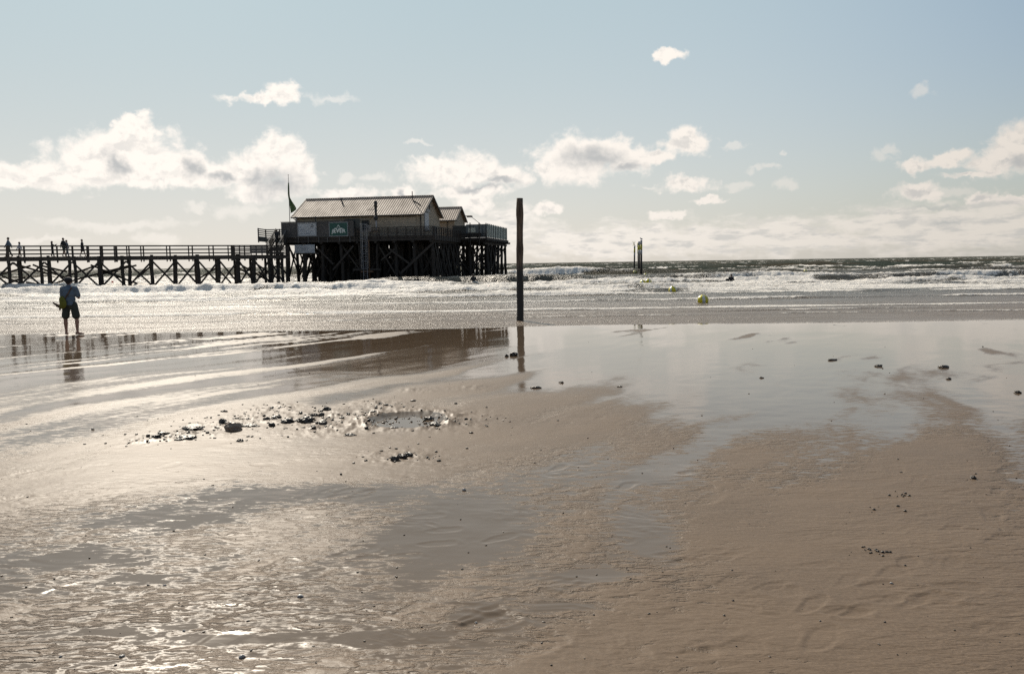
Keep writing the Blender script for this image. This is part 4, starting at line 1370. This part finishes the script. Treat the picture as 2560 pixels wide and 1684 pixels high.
mb = MB(); mb.tube([(c.x, 182, c.z - .05), (t4.x, 182, t4.z - .05)], .03, 6); mb.build('topmark_stem', M['dark'], e4)
# gull standing on the tallest post
g = empty('gull', Vector((t1.x, 122, t1.z))); tag(g, 'gull perched on top of the tallest sea post', 'gull')
mb = MB()
mb.ball((t1.x, 122, t1.z + .19), (.17, .085, .095), 14, 10, Matrix.Rotation(.35, 3, 'Y'))
mb.tube([(t1.x - .10, 122, t1.z + .22), (t1.x - .13, 122, t1.z + .33)], [.055, .04], 10)
mb.ball((t1.x - .14, 122, t1.z + .35), (.055, .045, .045), 12, 8)
mb.tube([(t1.x - .18, 122, t1.z + .345), (t1.x - .25, 122, t1.z + .33)], [.016, .005], 6)
mb.tube([(t1.x + .1, 122, t1.z + .17), (t1.x + .27, 122, t1.z + .12)], [.05, .015], 8)
for s_ in (-.03, .03): mb.tube([(t1.x, 122 + s_, t1.z), (t1.x, 122 + s_, t1.z + .12)], .009, 5)
gb = mb.build('body', M['gull'], g, smooth=True)
mb = MB(); mb.ball((t1.x + .05, 121.93, t1.z + .2), (.16, .03, .07), 10, 8, Matrix.Rotation(.3, 3, 'Y')); mb.build('wing', M['greycloth'], g, smooth=True)

# ------------------------------------------------------------------ buoys
def buoy_mesh():
    mb = MB(); prof_ = [(.0, -.30), (.14, -.285), (.235, -.2), (.275, -.07), (.29, .02), (.275, .10), (.23, .175), (.15, .235), (.07, .275), (.03, .30), (0.0, .305)]
    n = 24; vs_ = []; fs_ = []
    for (r_, z_) in prof_:
        for k in range(n):
            a = 2 * math.pi * k / n; vs_.append((r_ * math.cos(a), r_ * math.sin(a), z_))
    for i in range(len(prof_) - 1):
        for k in range(n):
            a = i * n + k; b = i * n + (k + 1) % n; fs_.append((a, b, b + n, a + n))
    return mb.add(vs_, fs_)


bmesh_ = buoy_mesh().mesh('buoy_body', smooth=True); bmesh_.materials.append(M['buoy'])
rm = MB().tube([(.05 * math.cos(a), 0, .30 + .05 + .05 * math.sin(a)) for a in [2 * math.pi * i / 10 for i in range(11)]], .012, 6).mesh('ring', smooth=True); rm.materials.append(M['metal'])
B = [(1757, 750, 40.0, 'nearest yellow and white buoy, floating in the smooth shallows', 0.3), (1682, 724, 54, 'second nearest yellow and white buoy at the edge of the foam', 1.2),
     (1607, 706, 71, 'yellow buoy in the foam, lower left one of the close pair', .2), (1621, 696, 73, 'yellow buoy in the foam, upper right one of the close pair', 2.2),
     (1614, 686, 112, 'small far yellow buoy between the tallest sea post and the close pair', .8), (1587, 680, 140, 'tiny yellow buoy at the foot of the crossed sea post', 1.7),
     (2014, 671, 135, 'lone far yellow buoy out in the dark water at the right', 2.9)]
proto = None
for (px, py, Y_, lab, rz) in B:
    q = AT(px, py, Y_); z_ = sea_z(q.x, Y_)
    if proto is None:
        o = empty('buoy', (q.x, Y_, 0)); bb = bpy.data.objects.new('float_body', bmesh_); col.objects.link(bb); bb.parent = o
        rb = bpy.data.objects.new('ring', rm); col.objects.link(rb); rb.parent = o; proto = (o, bb, rb)
    else:
        o = proto[0].copy(); col.objects.link(o)
        for ch in proto[1:]:
            c_ = ch.copy(); col.objects.link(c_); c_.parent = o
    zz = min(max(q.z, z_ + .02), z_ + .12)
    o.location = (q.x, Y_, zz); o.rotation_euler = (rng_u(-.25, .25), rng_u(-.3, .3), rz)
    tag(o, lab, 'buoy', 'yellow buoys across the surf')
for (px, py, Y_, sz, lab) in [(1337, 697, 93, .25, 'faded red block shaped float in the surf right of the lone post'), (1224, 722, 66, .2, 'red float half sunk in foam left of the lone post'),
                              (281, 703, 108, .14, 'tiny red float seen between the footbridge piles')]:
    q = AT(px, py, Y_); z_ = sea_z(q.x, Y_)
    mb = MB(); n = 12
    e = empty('red_float', (q.x, Y_, max(z_, q.z - .1))); tag(e, lab, 'float', 'red floats in the surf')
    b0 = wloc(e)
    mb.tube([b0 + Vector((0, 0, -sz * .8)), b0 + Vector((0, 0, -sz * .6)), b0 + Vector((.02, 0, sz * .75)), b0 + Vector((.03, 0, sz * .95))], [sz * .7, sz * .9, sz, sz * .7], 12)
    mb.build('float_body', M['redbuoy'], e)
    mb = MB(); mb.tube([b0 + Vector((.03, 0, sz * .9)), b0 + Vector((.03, 0, sz * 1.15))], sz * .15, 8); mb.build('lug', M['dark'], e)

# ------------------------------------------------------------------ people
def remesh(mb, vox, smooth=3):
    me = mb.mesh('tmp'); ob = bpy.data.objects.new('tmp', me); col.objects.link(ob)
    md = ob.modifiers.new('r', 'REMESH'); md.mode = 'VOXEL'; md.voxel_size = vox; md.use_smooth_shade = True
    ms_ = ob.modifiers.new('s', 'SMOOTH'); ms_.iterations = smooth; ms_.factor = .5
    dg = bpy.context.evaluated_depsgraph_get()
    out = bpy.data.meshes.new_from_object(ob.evaluated_get(dg))
    bpy.data.objects.remove(ob); bpy.data.meshes.remove(me)
    return out


def limb(mb, pts, rad, n=12):
    pts = [Vector(p) for p in pts]
    P_, R_ = [], []
    for i in range(len(pts) - 1):
        for k in range(4):
            t = k / 4; P_.append(pts[i].lerp(pts[i + 1], t)); R_.append(rad[i] + (rad[i + 1] - rad[i]) * t)
    P_.append(pts[-1]); R_.append(rad[-1])
    mb.tube(P_, R_, n)
    for p, r in zip(pts, rad): mb.ball(p, r, 12, 8)


def hand(mb, wr, dirv, side, curl=.6):
    wr = Vector(wr); d = Vector(dirv).normalized()
    up = Vector((0, 0, 1)) if abs(d.z) < .8 else Vector((0, 1, 0))
    r = d.cross(up).normalized() * side; nrm = r.cross(d).normalized() * side
    mb.ball(wr + d * .045, (.042, .042, .045), 10, 8)
    for k, ln_ in enumerate((.062, .07, .066, .052)):
        b = wr + d * .078 + r * (-.028 + .0185 * k)
        m1 = b + d * ln_ * .5 - nrm * .008; m2 = m1 + (d * (1 - curl) - nrm * curl).normalized() * ln_ * .5
        limb(mb, [b, m1, m2], [.0105, .0095, .0085], 8)
    b = wr + d * .02 - r * .035
    limb(mb, [b, b + d * .03 - r * .02, b + d * .055 - r * .018 - nrm * .01], [.0125, .011, .0095], 8)


def person(label, loc, face, H, J, wear, vox=.014, group=None, bend=0.0, hair='short', extra=None, tilt=0.0, arms_skin=True):
    """J: joints in body space (x right, y forward, z up) for a height of 1.75"""
    e = empty('person', Vector(loc)); tag(e, label, 'person', group)
    k = H / 1.75
    j = {n_: Vector(v) for n_, v in J.items()}
    hp = (j['hipL'] + j['hipR']) / 2; sh_ = (j['shL'] + j['shR']) / 2
    neck = sh_ + (sh_ - hp).normalized() * .07
    hd = j.get('head', sh_ + (sh_ - hp).normalized() * .235)
    fx = j.get('look', Vector((0, 1, 0))).normalized()
    mb = MB()
    # torso
    t1_ = hp.lerp(sh_, .33); t2_ = hp.lerp(sh_, .68)
    for (c_, r_) in ((hp, (.155, .115, .12)), (t1_, (.140, .105, .14)), (t2_, (.165, .12, .16)), (sh_ - (sh_ - hp).normalized() * .06, (.17, .105, .10))):
        mb.ball(c_, r_, 16, 10)
    limb(mb, [sh_ - Vector((0, 0, .03)), neck, hd - Vector((0, 0, .06))], [.075, .058, .058])
    mb.ball(hd, (.077, .094, .112), 18, 14)
    mb.ball(hd + fx * .03 - Vector((0, 0, .055)), (.055, .06, .06), 14, 10)
    mb.ball(hd + fx * .097 - Vector((0, 0, .012)), (.014, .020, .024), 8, 6)      # nose
    mb.ball(hd + fx * .085 - Vector((0, 0, .052)), (.024, .014, .010), 8, 6)      # lips
    mb.ball(hd + fx * .082 + Vector((0, 0, .03)), (.05, .018, .014), 10, 6)        # brow
    rx = fx.cross(Vector((0, 0, 1))).normalized()
    for s_ in (-1, 1): mb.ball(hd + rx * .08 * s_ - Vector((0, 0, .005)), (.014, .022, .033), 8, 6)
    for s_ in ('L', 'R'):
        q_ = -1 if s_ == 'L' else 1
        limb(mb, [sh_.lerp(j['sh' + s_], .5), j['sh' + s_], j['sh' + s_].lerp(j['el' + s_], .35), j['el' + s_]], [.075, .062, .055, .042])
        limb(mb, [j['el' + s_], j['el' + s_].lerp(j['wr' + s_], .3), j['wr' + s_]], [.042, .044, .027])
        hand(mb, j['wr' + s_], j['wr' + s_] - j['el' + s_], q_)
        limb(mb, [j['hip' + s_], j['hip' + s_].lerp(j['kn' + s_], .3), j['kn' + s_]], [.095, .088, .058])
        limb(mb, [j['kn' + s_], j['kn' + s_].lerp(j['an' + s_], .3), j['an' + s_].lerp(j['kn' + s_], .12)], [.056, .060, .036])
        an_ = j['an' + s_]; fd = j.get('ft' + s_, Vector((.0, 1, 0))).normalized()
        limb(mb, [an_.lerp(j['kn' + s_], .12), an_, an_ - Vector((0, 0, .035)) - fd * .035], [.036, .038, .036])
        limb(mb, [an_ - Vector((0, 0, .03)), an_ + fd * .10 - Vector((0, 0, .045)), an_ + fd * .17 - Vector((0, 0, .055))], [.04, .036, .024])

    def finish(mb_, nm, mat, vx=vox, par=e):
        me = remesh(mb_, vx)
        c_, s__ = math.cos(face), math.sin(face)
        co = np.zeros(len(me.vertices) * 3, np.float32); me.vertices.foreach_get('co', co); co = co.reshape(-1, 3)
        x_, y_ = co[:, 0].copy() * k, co[:, 1].copy() * k
        co[:, 0] = x_ * c_ - y_ * s__; co[:, 1] = x_ * s__ + y_ * c_; co[:, 2] *= k
        me.vertices.foreach_set('co', co.ravel()); me.update()
        me.materials.clear(); me.materials.append(mat); me.name = nm
        o_ = bpy.data.objects.new(nm, me); col.objects.link(o_); o_.parent = par
        return o_
    body = finish(mb, 'body', M['skin'])
    # eyes
    for s_ in (-1, 1):
        me_ = MB().ball(hd + fx * .086 + rx * .03 * s_ + Vector((0, 0, .008)), .0095, 8, 6)
        finish(me_, 'eye', M['inkd'], .004)
    # hair
    hb = MB(); hb.ball(hd - fx * .012 + Vector((0, 0, .022)), (.086, .102, .108), 16, 12)
    hb.ball(hd - fx * .045 - Vector((0, 0, .02)), (.075, .065, .08), 14, 10)
    if hair == 'long': limb(hb, [hd - fx * .06, hd - fx * .07 - Vector((0, 0, .12)), hd - fx * .08 - Vector((0, 0, .2))], [.075, .06, .035])
    if hair == 'curly':
        for _ in range(60):
            a, b_ = rng_u(0, 6.28), rng_u(-.2, 1.5)
            hb.ball(hd + Vector((.085 * math.cos(a) * math.cos(b_), .095 * math.sin(a) * math.cos(b_), .03 + .095 * math.sin(b_))) - fx * .015, .024, 7, 5)
    finish(hb, 'hair', M['hair'], max(vox * .8, .009))
    # clothes
    top, bot, sleeve, leg = wear
    if top:
        cb = MB()
        for (c_, r_) in ((hp + Vector((0, 0, .02)), (.178, .142, .12)), (t1_, (.172, .138, .15)), (t2_, (.190, .145, .165)), (sh_ - (sh_ - hp).normalized() * .05, (.196, .128, .115))):
            cb.ball(c_, r_, 16, 10)
        limb(cb, [sh_ - Vector((0, 0, .03)), neck - Vector((0, 0, .01))], [.09, .078])
        for s_ in ('L', 'R'):
            q0, q1, q2 = j['sh' + s_], j['el' + s_], j['wr' + s_]
            if sleeve == 'short': limb(cb, [sh_.lerp(q0, .5), q0, q0.lerp(q1, .75)], [.095, .080, .078])
            else: limb(cb, [sh_.lerp(q0, .5), q0, q1, q1.lerp(q2, .9)], [.095, .080, .066, .050])
        finish(cb, 'top', top)
    if bot:
        cb = MB(); cb.ball(hp + Vector((0, 0, -.01)), (.172, .136, .135), 16, 10)
        for s_ in ('L', 'R'):
            q0, q1, q2 = j['hip' + s_], j['kn' + s_], j['an' + s_]
            if leg == 'short': limb(cb, [q0, q0.lerp(q1, .5), q0.lerp(q1, .78)], [.112, .112, .112])
            else: limb(cb, [q0, q1, q2 + Vector((0, 0, .03))], [.11, .078, .062])
        finish(cb, 'shorts' if leg == 'short' else 'trousers', bot)
    if extra: extra(e, finish, j, hd)
    return e


def stride(amp, arm=.25, width=.10, lean=0.0):
    """walking pose; right leg forward"""
    return dict(shL=(-.19, lean, 1.43), shR=(.19, lean, 1.43), elL=(-.23, arm * .5 + lean, 1.14), elR=(.23, -arm * .6 + lean, 1.14),
                wrL=(-.22, arm + lean, .92), wrR=(.22, -arm * .8 + lean, .90), hipL=(-width, 0, .93), hipR=(width, 0, .93),
                knL=(-width, -amp * .35, .50), knR=(width, amp * .6, .52), anL=(-width, -amp, .12), anR=(width, amp, .08),
                ftL=(0, 1, -.3), ftR=(0, 1, 0))


# man standing at the water's edge, back to the camera, hands in front of him
mp = G(180, 838); mp.z = max(sand_z(mp.x, mp.y), SEA_Z)
Jm = dict(shL=(-.185, 0, 1.43), shR=(.185, 0, 1.43), elL=(-.225, .05, 1.16), elR=(.24, .06, 1.15), wrL=(-.08, .27, 1.24), wrR=(.08, .27, 1.25),
          hipL=(-.10, 0, .94), hipR=(.10, 0, .94), knL=(-.165, .02, .50), knR=(.165, .02, .50), anL=(-.155, 0, .09), anR=(.175, -.02, .09),
          ftL=(-.15, 1, 0), ftR=(.9, .8, 0), head=(-.01, .03, 1.655), look=(0, 1, -.1))


def man_extra(e, fin, j, hd):
    cap_ = MB(); cap_.ball(hd + Vector((0, -.02, .04)), (.122, .125, .095), 18, 10)
    fin(cap_, 'beret', M['blackcloth'], .009)
    st_ = MB(); limb(st_, [(.12, -.11, 1.47), (.02, -.165, 1.27), (-.12, -.15, 1.06)], [.022, .022, .022], 8); fin(st_, 'strap', M['brownleather'], .010)
    bg_ = MB(); bg_.ball((-.13, -.175, 1.03), (.10, .06, .19), 16, 12, Matrix.Rotation(-.22, 3, 'Y')); bg_.ball((-.16, -.17, .92), (.085, .05, .10), 14, 10)
    fin(bg_, 'shoulder_bag', M['yellowbag'], .012)
    cm = MB(); cm.box((-.29, -.05, .90), (.15, .10, .10), 0, Matrix.Rotation(.5, 3, 'Y')); limb(cm, [(-.33, -.05, .93), (-.42, -.05, .98), (-.45, -.05, 1.0)], [.045, .032, .03], 10)
    limb(cm, [(-.24, -.05, .93), (-.28, -.05, .80)], [.04, .03], 8)
    fin(cm, 'sling_bag', M['brownleather'], .009)


man = person('man standing at the water edge with his back turned, pale blue shirt and yellow bag', mp, 0.12, 1.80, Jm, (M['bluecloth'], M['darkshorts'], 'short', 'short'),
             vox=.0095, extra=man_extra)


def on_pier(px, off):
    q = Q(s_at(px, off), off, PZ + .0); return q


ALONG = math.atan2(AD.y, AD.x)       # towards the left end
fL = ALONG - math.pi / 2; fR = fL + math.pi
GRP = 'people walking on the footbridge'
person('tall walker in pale blue shirt at the far left end of the footbridge', on_pier(23, 1.4), fL, 1.98, stride(.24, .28), (M['bluecloth'], M['darkshorts'], 'long', 'long'), group=GRP)
person('small walker in a white top following the tall one on the footbridge', on_pier(50, 1.2), fL, 1.52, stride(.12, .28), (M['whitecloth'], M['brownleather'], 'long', 'long'), group=GRP, hair='long')
Jp = stride(.12, .2); Jp.update(elR=(.24, .22, 1.25), wrR=(.14, .42, 1.38), elL=(-.24, .22, 1.25), wrL=(-.10, .42, 1.38))
person('walker in black holding a phone up in both hands on the footbridge', on_pier(132, 1.1), fR, 1.60, Jp, (M['blackcloth'], M['blackcloth'], 'long', 'long'), group=GRP, hair='long')
person('broad walker in a dark jacket and shorts, front one of the close pair', on_pier(160.5, .9), fR - .5, 1.92, stride(.20, .18), (M['blackcloth'], M['darkshorts'], 'long', 'short'), group=GRP)
person('walker in a grey top half hidden behind the broad walker', on_pier(168.5, 1.5), fR - .3, 1.72, stride(.16, .12), (M['greycloth'], M['greycloth'], 'long', 'long'), group=GRP)
person('walker in a dark jacket striding alone, rightmost on the footbridge', on_pier(207, 1.0), fR, 1.78, stride(.25, .15), (M['blackcloth'], M['blackcloth'], 'long', 'short'), group=GRP)
person('person in dark clothes climbing the staircase to the platform', ((xl + xr) / 2 - .1, 96.6, PZ + 1.32), 0.0, 1.74, stride(.16, .15), (M['blackcloth'], M['blackcloth'], 'long', 'long'))
GS = 'bathers in the surf'


def bather(label, px, py, Y_, J, wear, dz, face=0.0, extra=None):
    q = AT(px, py, Y_); z_ = max(sea_z(q.x, Y_), 0)
    person(label, (q.x, Y_, z_ - 1.45 + dz), face, 1.72, J, wear, vox=.016, group=GS, extra=extra)


Js = stride(.1, .3)
bather('bather up to the shoulders in front of the dark stilts', 1045, 707, 82, Js, (M['blackcloth'], None, 'short', None), .30)
bather('bather with head and chest above the water, between the stilts and the lone post', 1184, 706, 80, Js, (M['blackcloth'], None, 'short', None), .42, .4)
Ju = stride(.1, .3); Ju.update(elR=(.33, .15, 1.62), wrR=(.22, .2, 1.90))


def board(e, fin, j, hd):
    b_ = MB(); b_.ball((-.38, .12, 1.22), (.16, .05, .13), 14, 8); fin(b_, 'body_board', M['blackcloth'], .012)


bather('bather in black wetsuit holding a small board in the white surf at the right', 1828, 699, 78, Js, (M['blackcloth'], None, 'long', None), .42, 0, board)
bather('bather with one arm raised just left of the wetsuit bather', 1815, 697, 90, Ju, (M['blackcloth'], None, 'short', None), .12)

# ------------------------------------------------------------------ clods, shells, pebbles
def clod(px, py, w, h, label, name='sand_clod', cat='clod', mat='clod', group='dark clods lying on the wet sand', rough=.35, seed=0, parts=None):
    p = G(px, py + h * .45); k = p.length
    sx_ = w * k / F_ / 2; sz_ = h * k / F_ * .62
    sy_ = sx_ * rng_u(.6, .9)
    gz = sand_z(p.x, p.y)
    bm = bmesh.new(); bmesh.ops.create_icosphere(bm, subdivisions=4, radius=1)
    sd = random.random() * 50
    for v in bm.verts:
        c_ = v.co
        n_ = float(fbm(np.array([c_.x * 1.6 + sd]), np.array([c_.y * 1.6 + c_.z * 1.3 + sd]), 4, 3)[0]) - .5
        n2_ = float(fbm(np.array([c_.x * 5 + sd + 9]), np.array([c_.y * 5 - c_.z * 5 + sd]), 3, 5)[0]) - .5
        v.co = c_ * (1 + rough * 2.2 * n_ + rough * .9 * n2_)
        v.co.x *= sx_; v.co.y *= sy_; v.co.z *= sz_
        if v.co.z < 0: v.co.z *= .5
    me = bpy.data.meshes.new(name); bm.to_mesh(me); bm.free()
    me.polygons.foreach_set('use_smooth', [True] * len(me.polygons))
    me.materials.append(M[mat])
    o = bpy.data.objects.new(name, me); col.objects.link(o)
    o.location = (p.x, p.y, gz + sz_ * .25); o.rotation_euler = (0, 0, rng_u(-.5, .5))
    tag(o, label, cat, group)
    return o


CL = [(391, 1094, 22, 9, 'small dark clod at the far left end of the clod row'), (408, 1084, 31, 9, 'flat dark clod second from the left end of the row'),
      (478, 1071, 56, 9, 'wide crumbly clod left of the brown slab'), (466, 1093, 48, 10, 'low spiky clod below the wide crumbly clod'),
      (557, 1054, 20, 13, 'dark upright clod just above left of the brown slab'), (560, 1028, 16, 6, 'thin dark clod lying above the brown slab'),
      (601, 1101, 20, 8, 'small clod below right of the brown slab'), (628, 1064, 40, 7, 'crumbled clod strip right of the brown slab'),
      (667, 1048, 15, 9, 'round black clod at the left of the middle heap'), (690, 1043, 26, 8, 'flat clod at the top of the middle heap'),
      (722, 1052, 32, 13, 'shaggy dark clod in the middle heap'), (679, 1063, 16, 11, 'round dark clod at the bottom of the middle heap'),
      (766, 1048, 48, 18, 'biggest dark domed clod in the middle heap'), (804, 1056, 32, 12, 'smooth domed clod right of the biggest one'),
      (786, 1038, 19, 9, 'dark clod above the biggest one'), (804, 1037, 14, 9, 'small dark clod above the smooth domed one'),
      (818, 1022, 22, 12, 'topmost clod at the upper right of the heap'), (802, 1027, 14, 7, 'little clod left of the topmost one'),
      (785, 1071, 12, 6, 'pebble sized clod below the biggest one'), (876, 1086, 28, 7, 'orange brown clod between heap and pool'),
      (932, 1034, 25, 6, 'flat dark clod left of the sand pool'), (940, 1021, 9, 7, 'tiny dark clod up left of the sand pool'),
      (965, 1013, 13, 5, 'small clod above the left rim of the pool'), (985, 1064, 24, 8, 'leaf shaped clod at the near rim of the pool'),
      (1087, 1062, 32, 10, 'rough clod at the near right rim of the pool'), (1072, 1039, 28, 8, 'crumbly clod on the far right rim of the pool'),
      (1165, 1049, 9, 7, 'tiny dark clod well right of the pool'), (987, 1146, 24, 15, 'left lump of the long dark clump nearest the camera'),
      (1005, 1141, 26, 12, 'middle lump of the long dark clump nearest the camera'), (1023, 1137, 22, 11, 'right lump of the long dark clump nearest the camera'),
      (1267, 888, 9, 8, 'small lump left of the lone post reflection'), (1284, 885, 18, 11, 'dark lump touching the lone post reflection'),
      (1339, 968, 26, 6, 'low clod below right of the post reflection'), (1403, 955, 12, 6, 'small clod right of the low one'),
      (1549, 967, 13, 4, 'thin clod with a tail in the middle right sand'), (2196, 914, 16, 6, 'pale topped clod at the far right mirror sand'),
      (2360, 917, 24, 7, 'larger dark clod at the far right mirror sand'), (2082, 899, 22, 5, 'spread crumb clod left of the pale topped one'),
      (2543, 981, 15, 6, 'clod cut close to the right picture edge'), (2371, 947, 12, 5, 'small clod below the larger far right one'),
      (1904, 944, 11, 4, 'tiny flat clod alone in the right mirror sand'), (2432, 1195, 13, 8, 'black knobbly clod in the rippled sand at the right'),
      (232, 1073, 8, 5, 'single tiny clod alone at the left')]
for (a, b_, c_, d_, lab) in CL: clod(a, b_, c_ * .95, d_ * .95, lab, rough=.5)
clod(583, 1066, 42, 25, 'brown slab shaped clod, the tallest at the left of the heap', mat='sandlump', rough=.28)
SH = [(1160, 1224, 13, 9, 'white shell pair lying on smooth sand in the middle'), (751, 1490, 22, 12, 'pale broken shell at the lower left'), (605, 1640, 22, 13, 'dark and white shell near the bottom edge'),
      (305, 1640, 16, 9, 'small shell left of the one at the bottom edge'), (1190, 1552, 10, 6, 'shell fragment in the footprint at the bottom middle'), (460, 1577, 9, 7, 'tiny shell left in the lower sand'),
      (152, 1642, 10, 6, 'shell chip at the lower left corner'), (2228, 1457, 10, 6, 'small shell in the rippled sand at the lower right'), (412, 1463, 10, 6, 'pale shell chip among the dark puddles')]
M['shell'] = simple('white_shell', (.55, .52, .48), (.2, .17, .15), .3, 14, bump=.3)
for (a, b_, c_, d_, lab) in SH: clod(a, b_, c_ * .75, d_ * .75, lab, 'shell', 'shell', 'shell', 'shells on the sand', .25)
# uncountable crumbs of sand and pebbles
mb = MB()
for _ in range(800):
    if random.random() < .74:
        pc, r_ = random.choice(BELT[:15]); a = rng_u(0, 6.28); d_ = random.gauss(0, .75) * r_ * 1.5
        x, y = pc.x + d_ * math.cos(a), pc.y + d_ * math.sin(a) * .8
        s_ = rng_u(.004, .014) * (1 if random.random() < .9 else 1.7)
    else:
        q = G(rng_u(-60, 2620), 850 + 830 * random.random() ** .8); x, y = q.x, q.y
        s_ = rng_u(.002, .006) * (.5 + y * .12)
    z = sand_z(x, y)
    mb.ball((x, y, z + s_ * .3), (s_ * rng_u(.8, 2.0), s_, s_ * rng_u(.5, .9)), 7, 5, Matrix.Rotation(rng_u(0, 3), 3, 'Z'))
for (cx, cy) in ((2170, 1375), (2185, 1380), (2205, 1388), (2215, 1385), (2240, 1248), (2250, 1240), (2262, 1244), (2245, 1272), (2175, 1372), (2196, 1383), (2190, 1270)):
    for _ in range(3):
        q = G(cx + rng_u(-18, 18), cy + rng_u(-7, 7)); s_ = rng_u(.003, .009)
        mb.ball((q.x, q.y, sand_z(q.x, q.y) + s_ * .4), (s_ * 1.3, s_, s_ * .8), 8, 6)
o = mb.build('sand_crumbs', M['clod'], None, smooth=True)
tag(o, 'scattered crumbs and pebbles strewn over the wet sand', 'debris', kind='stuff')
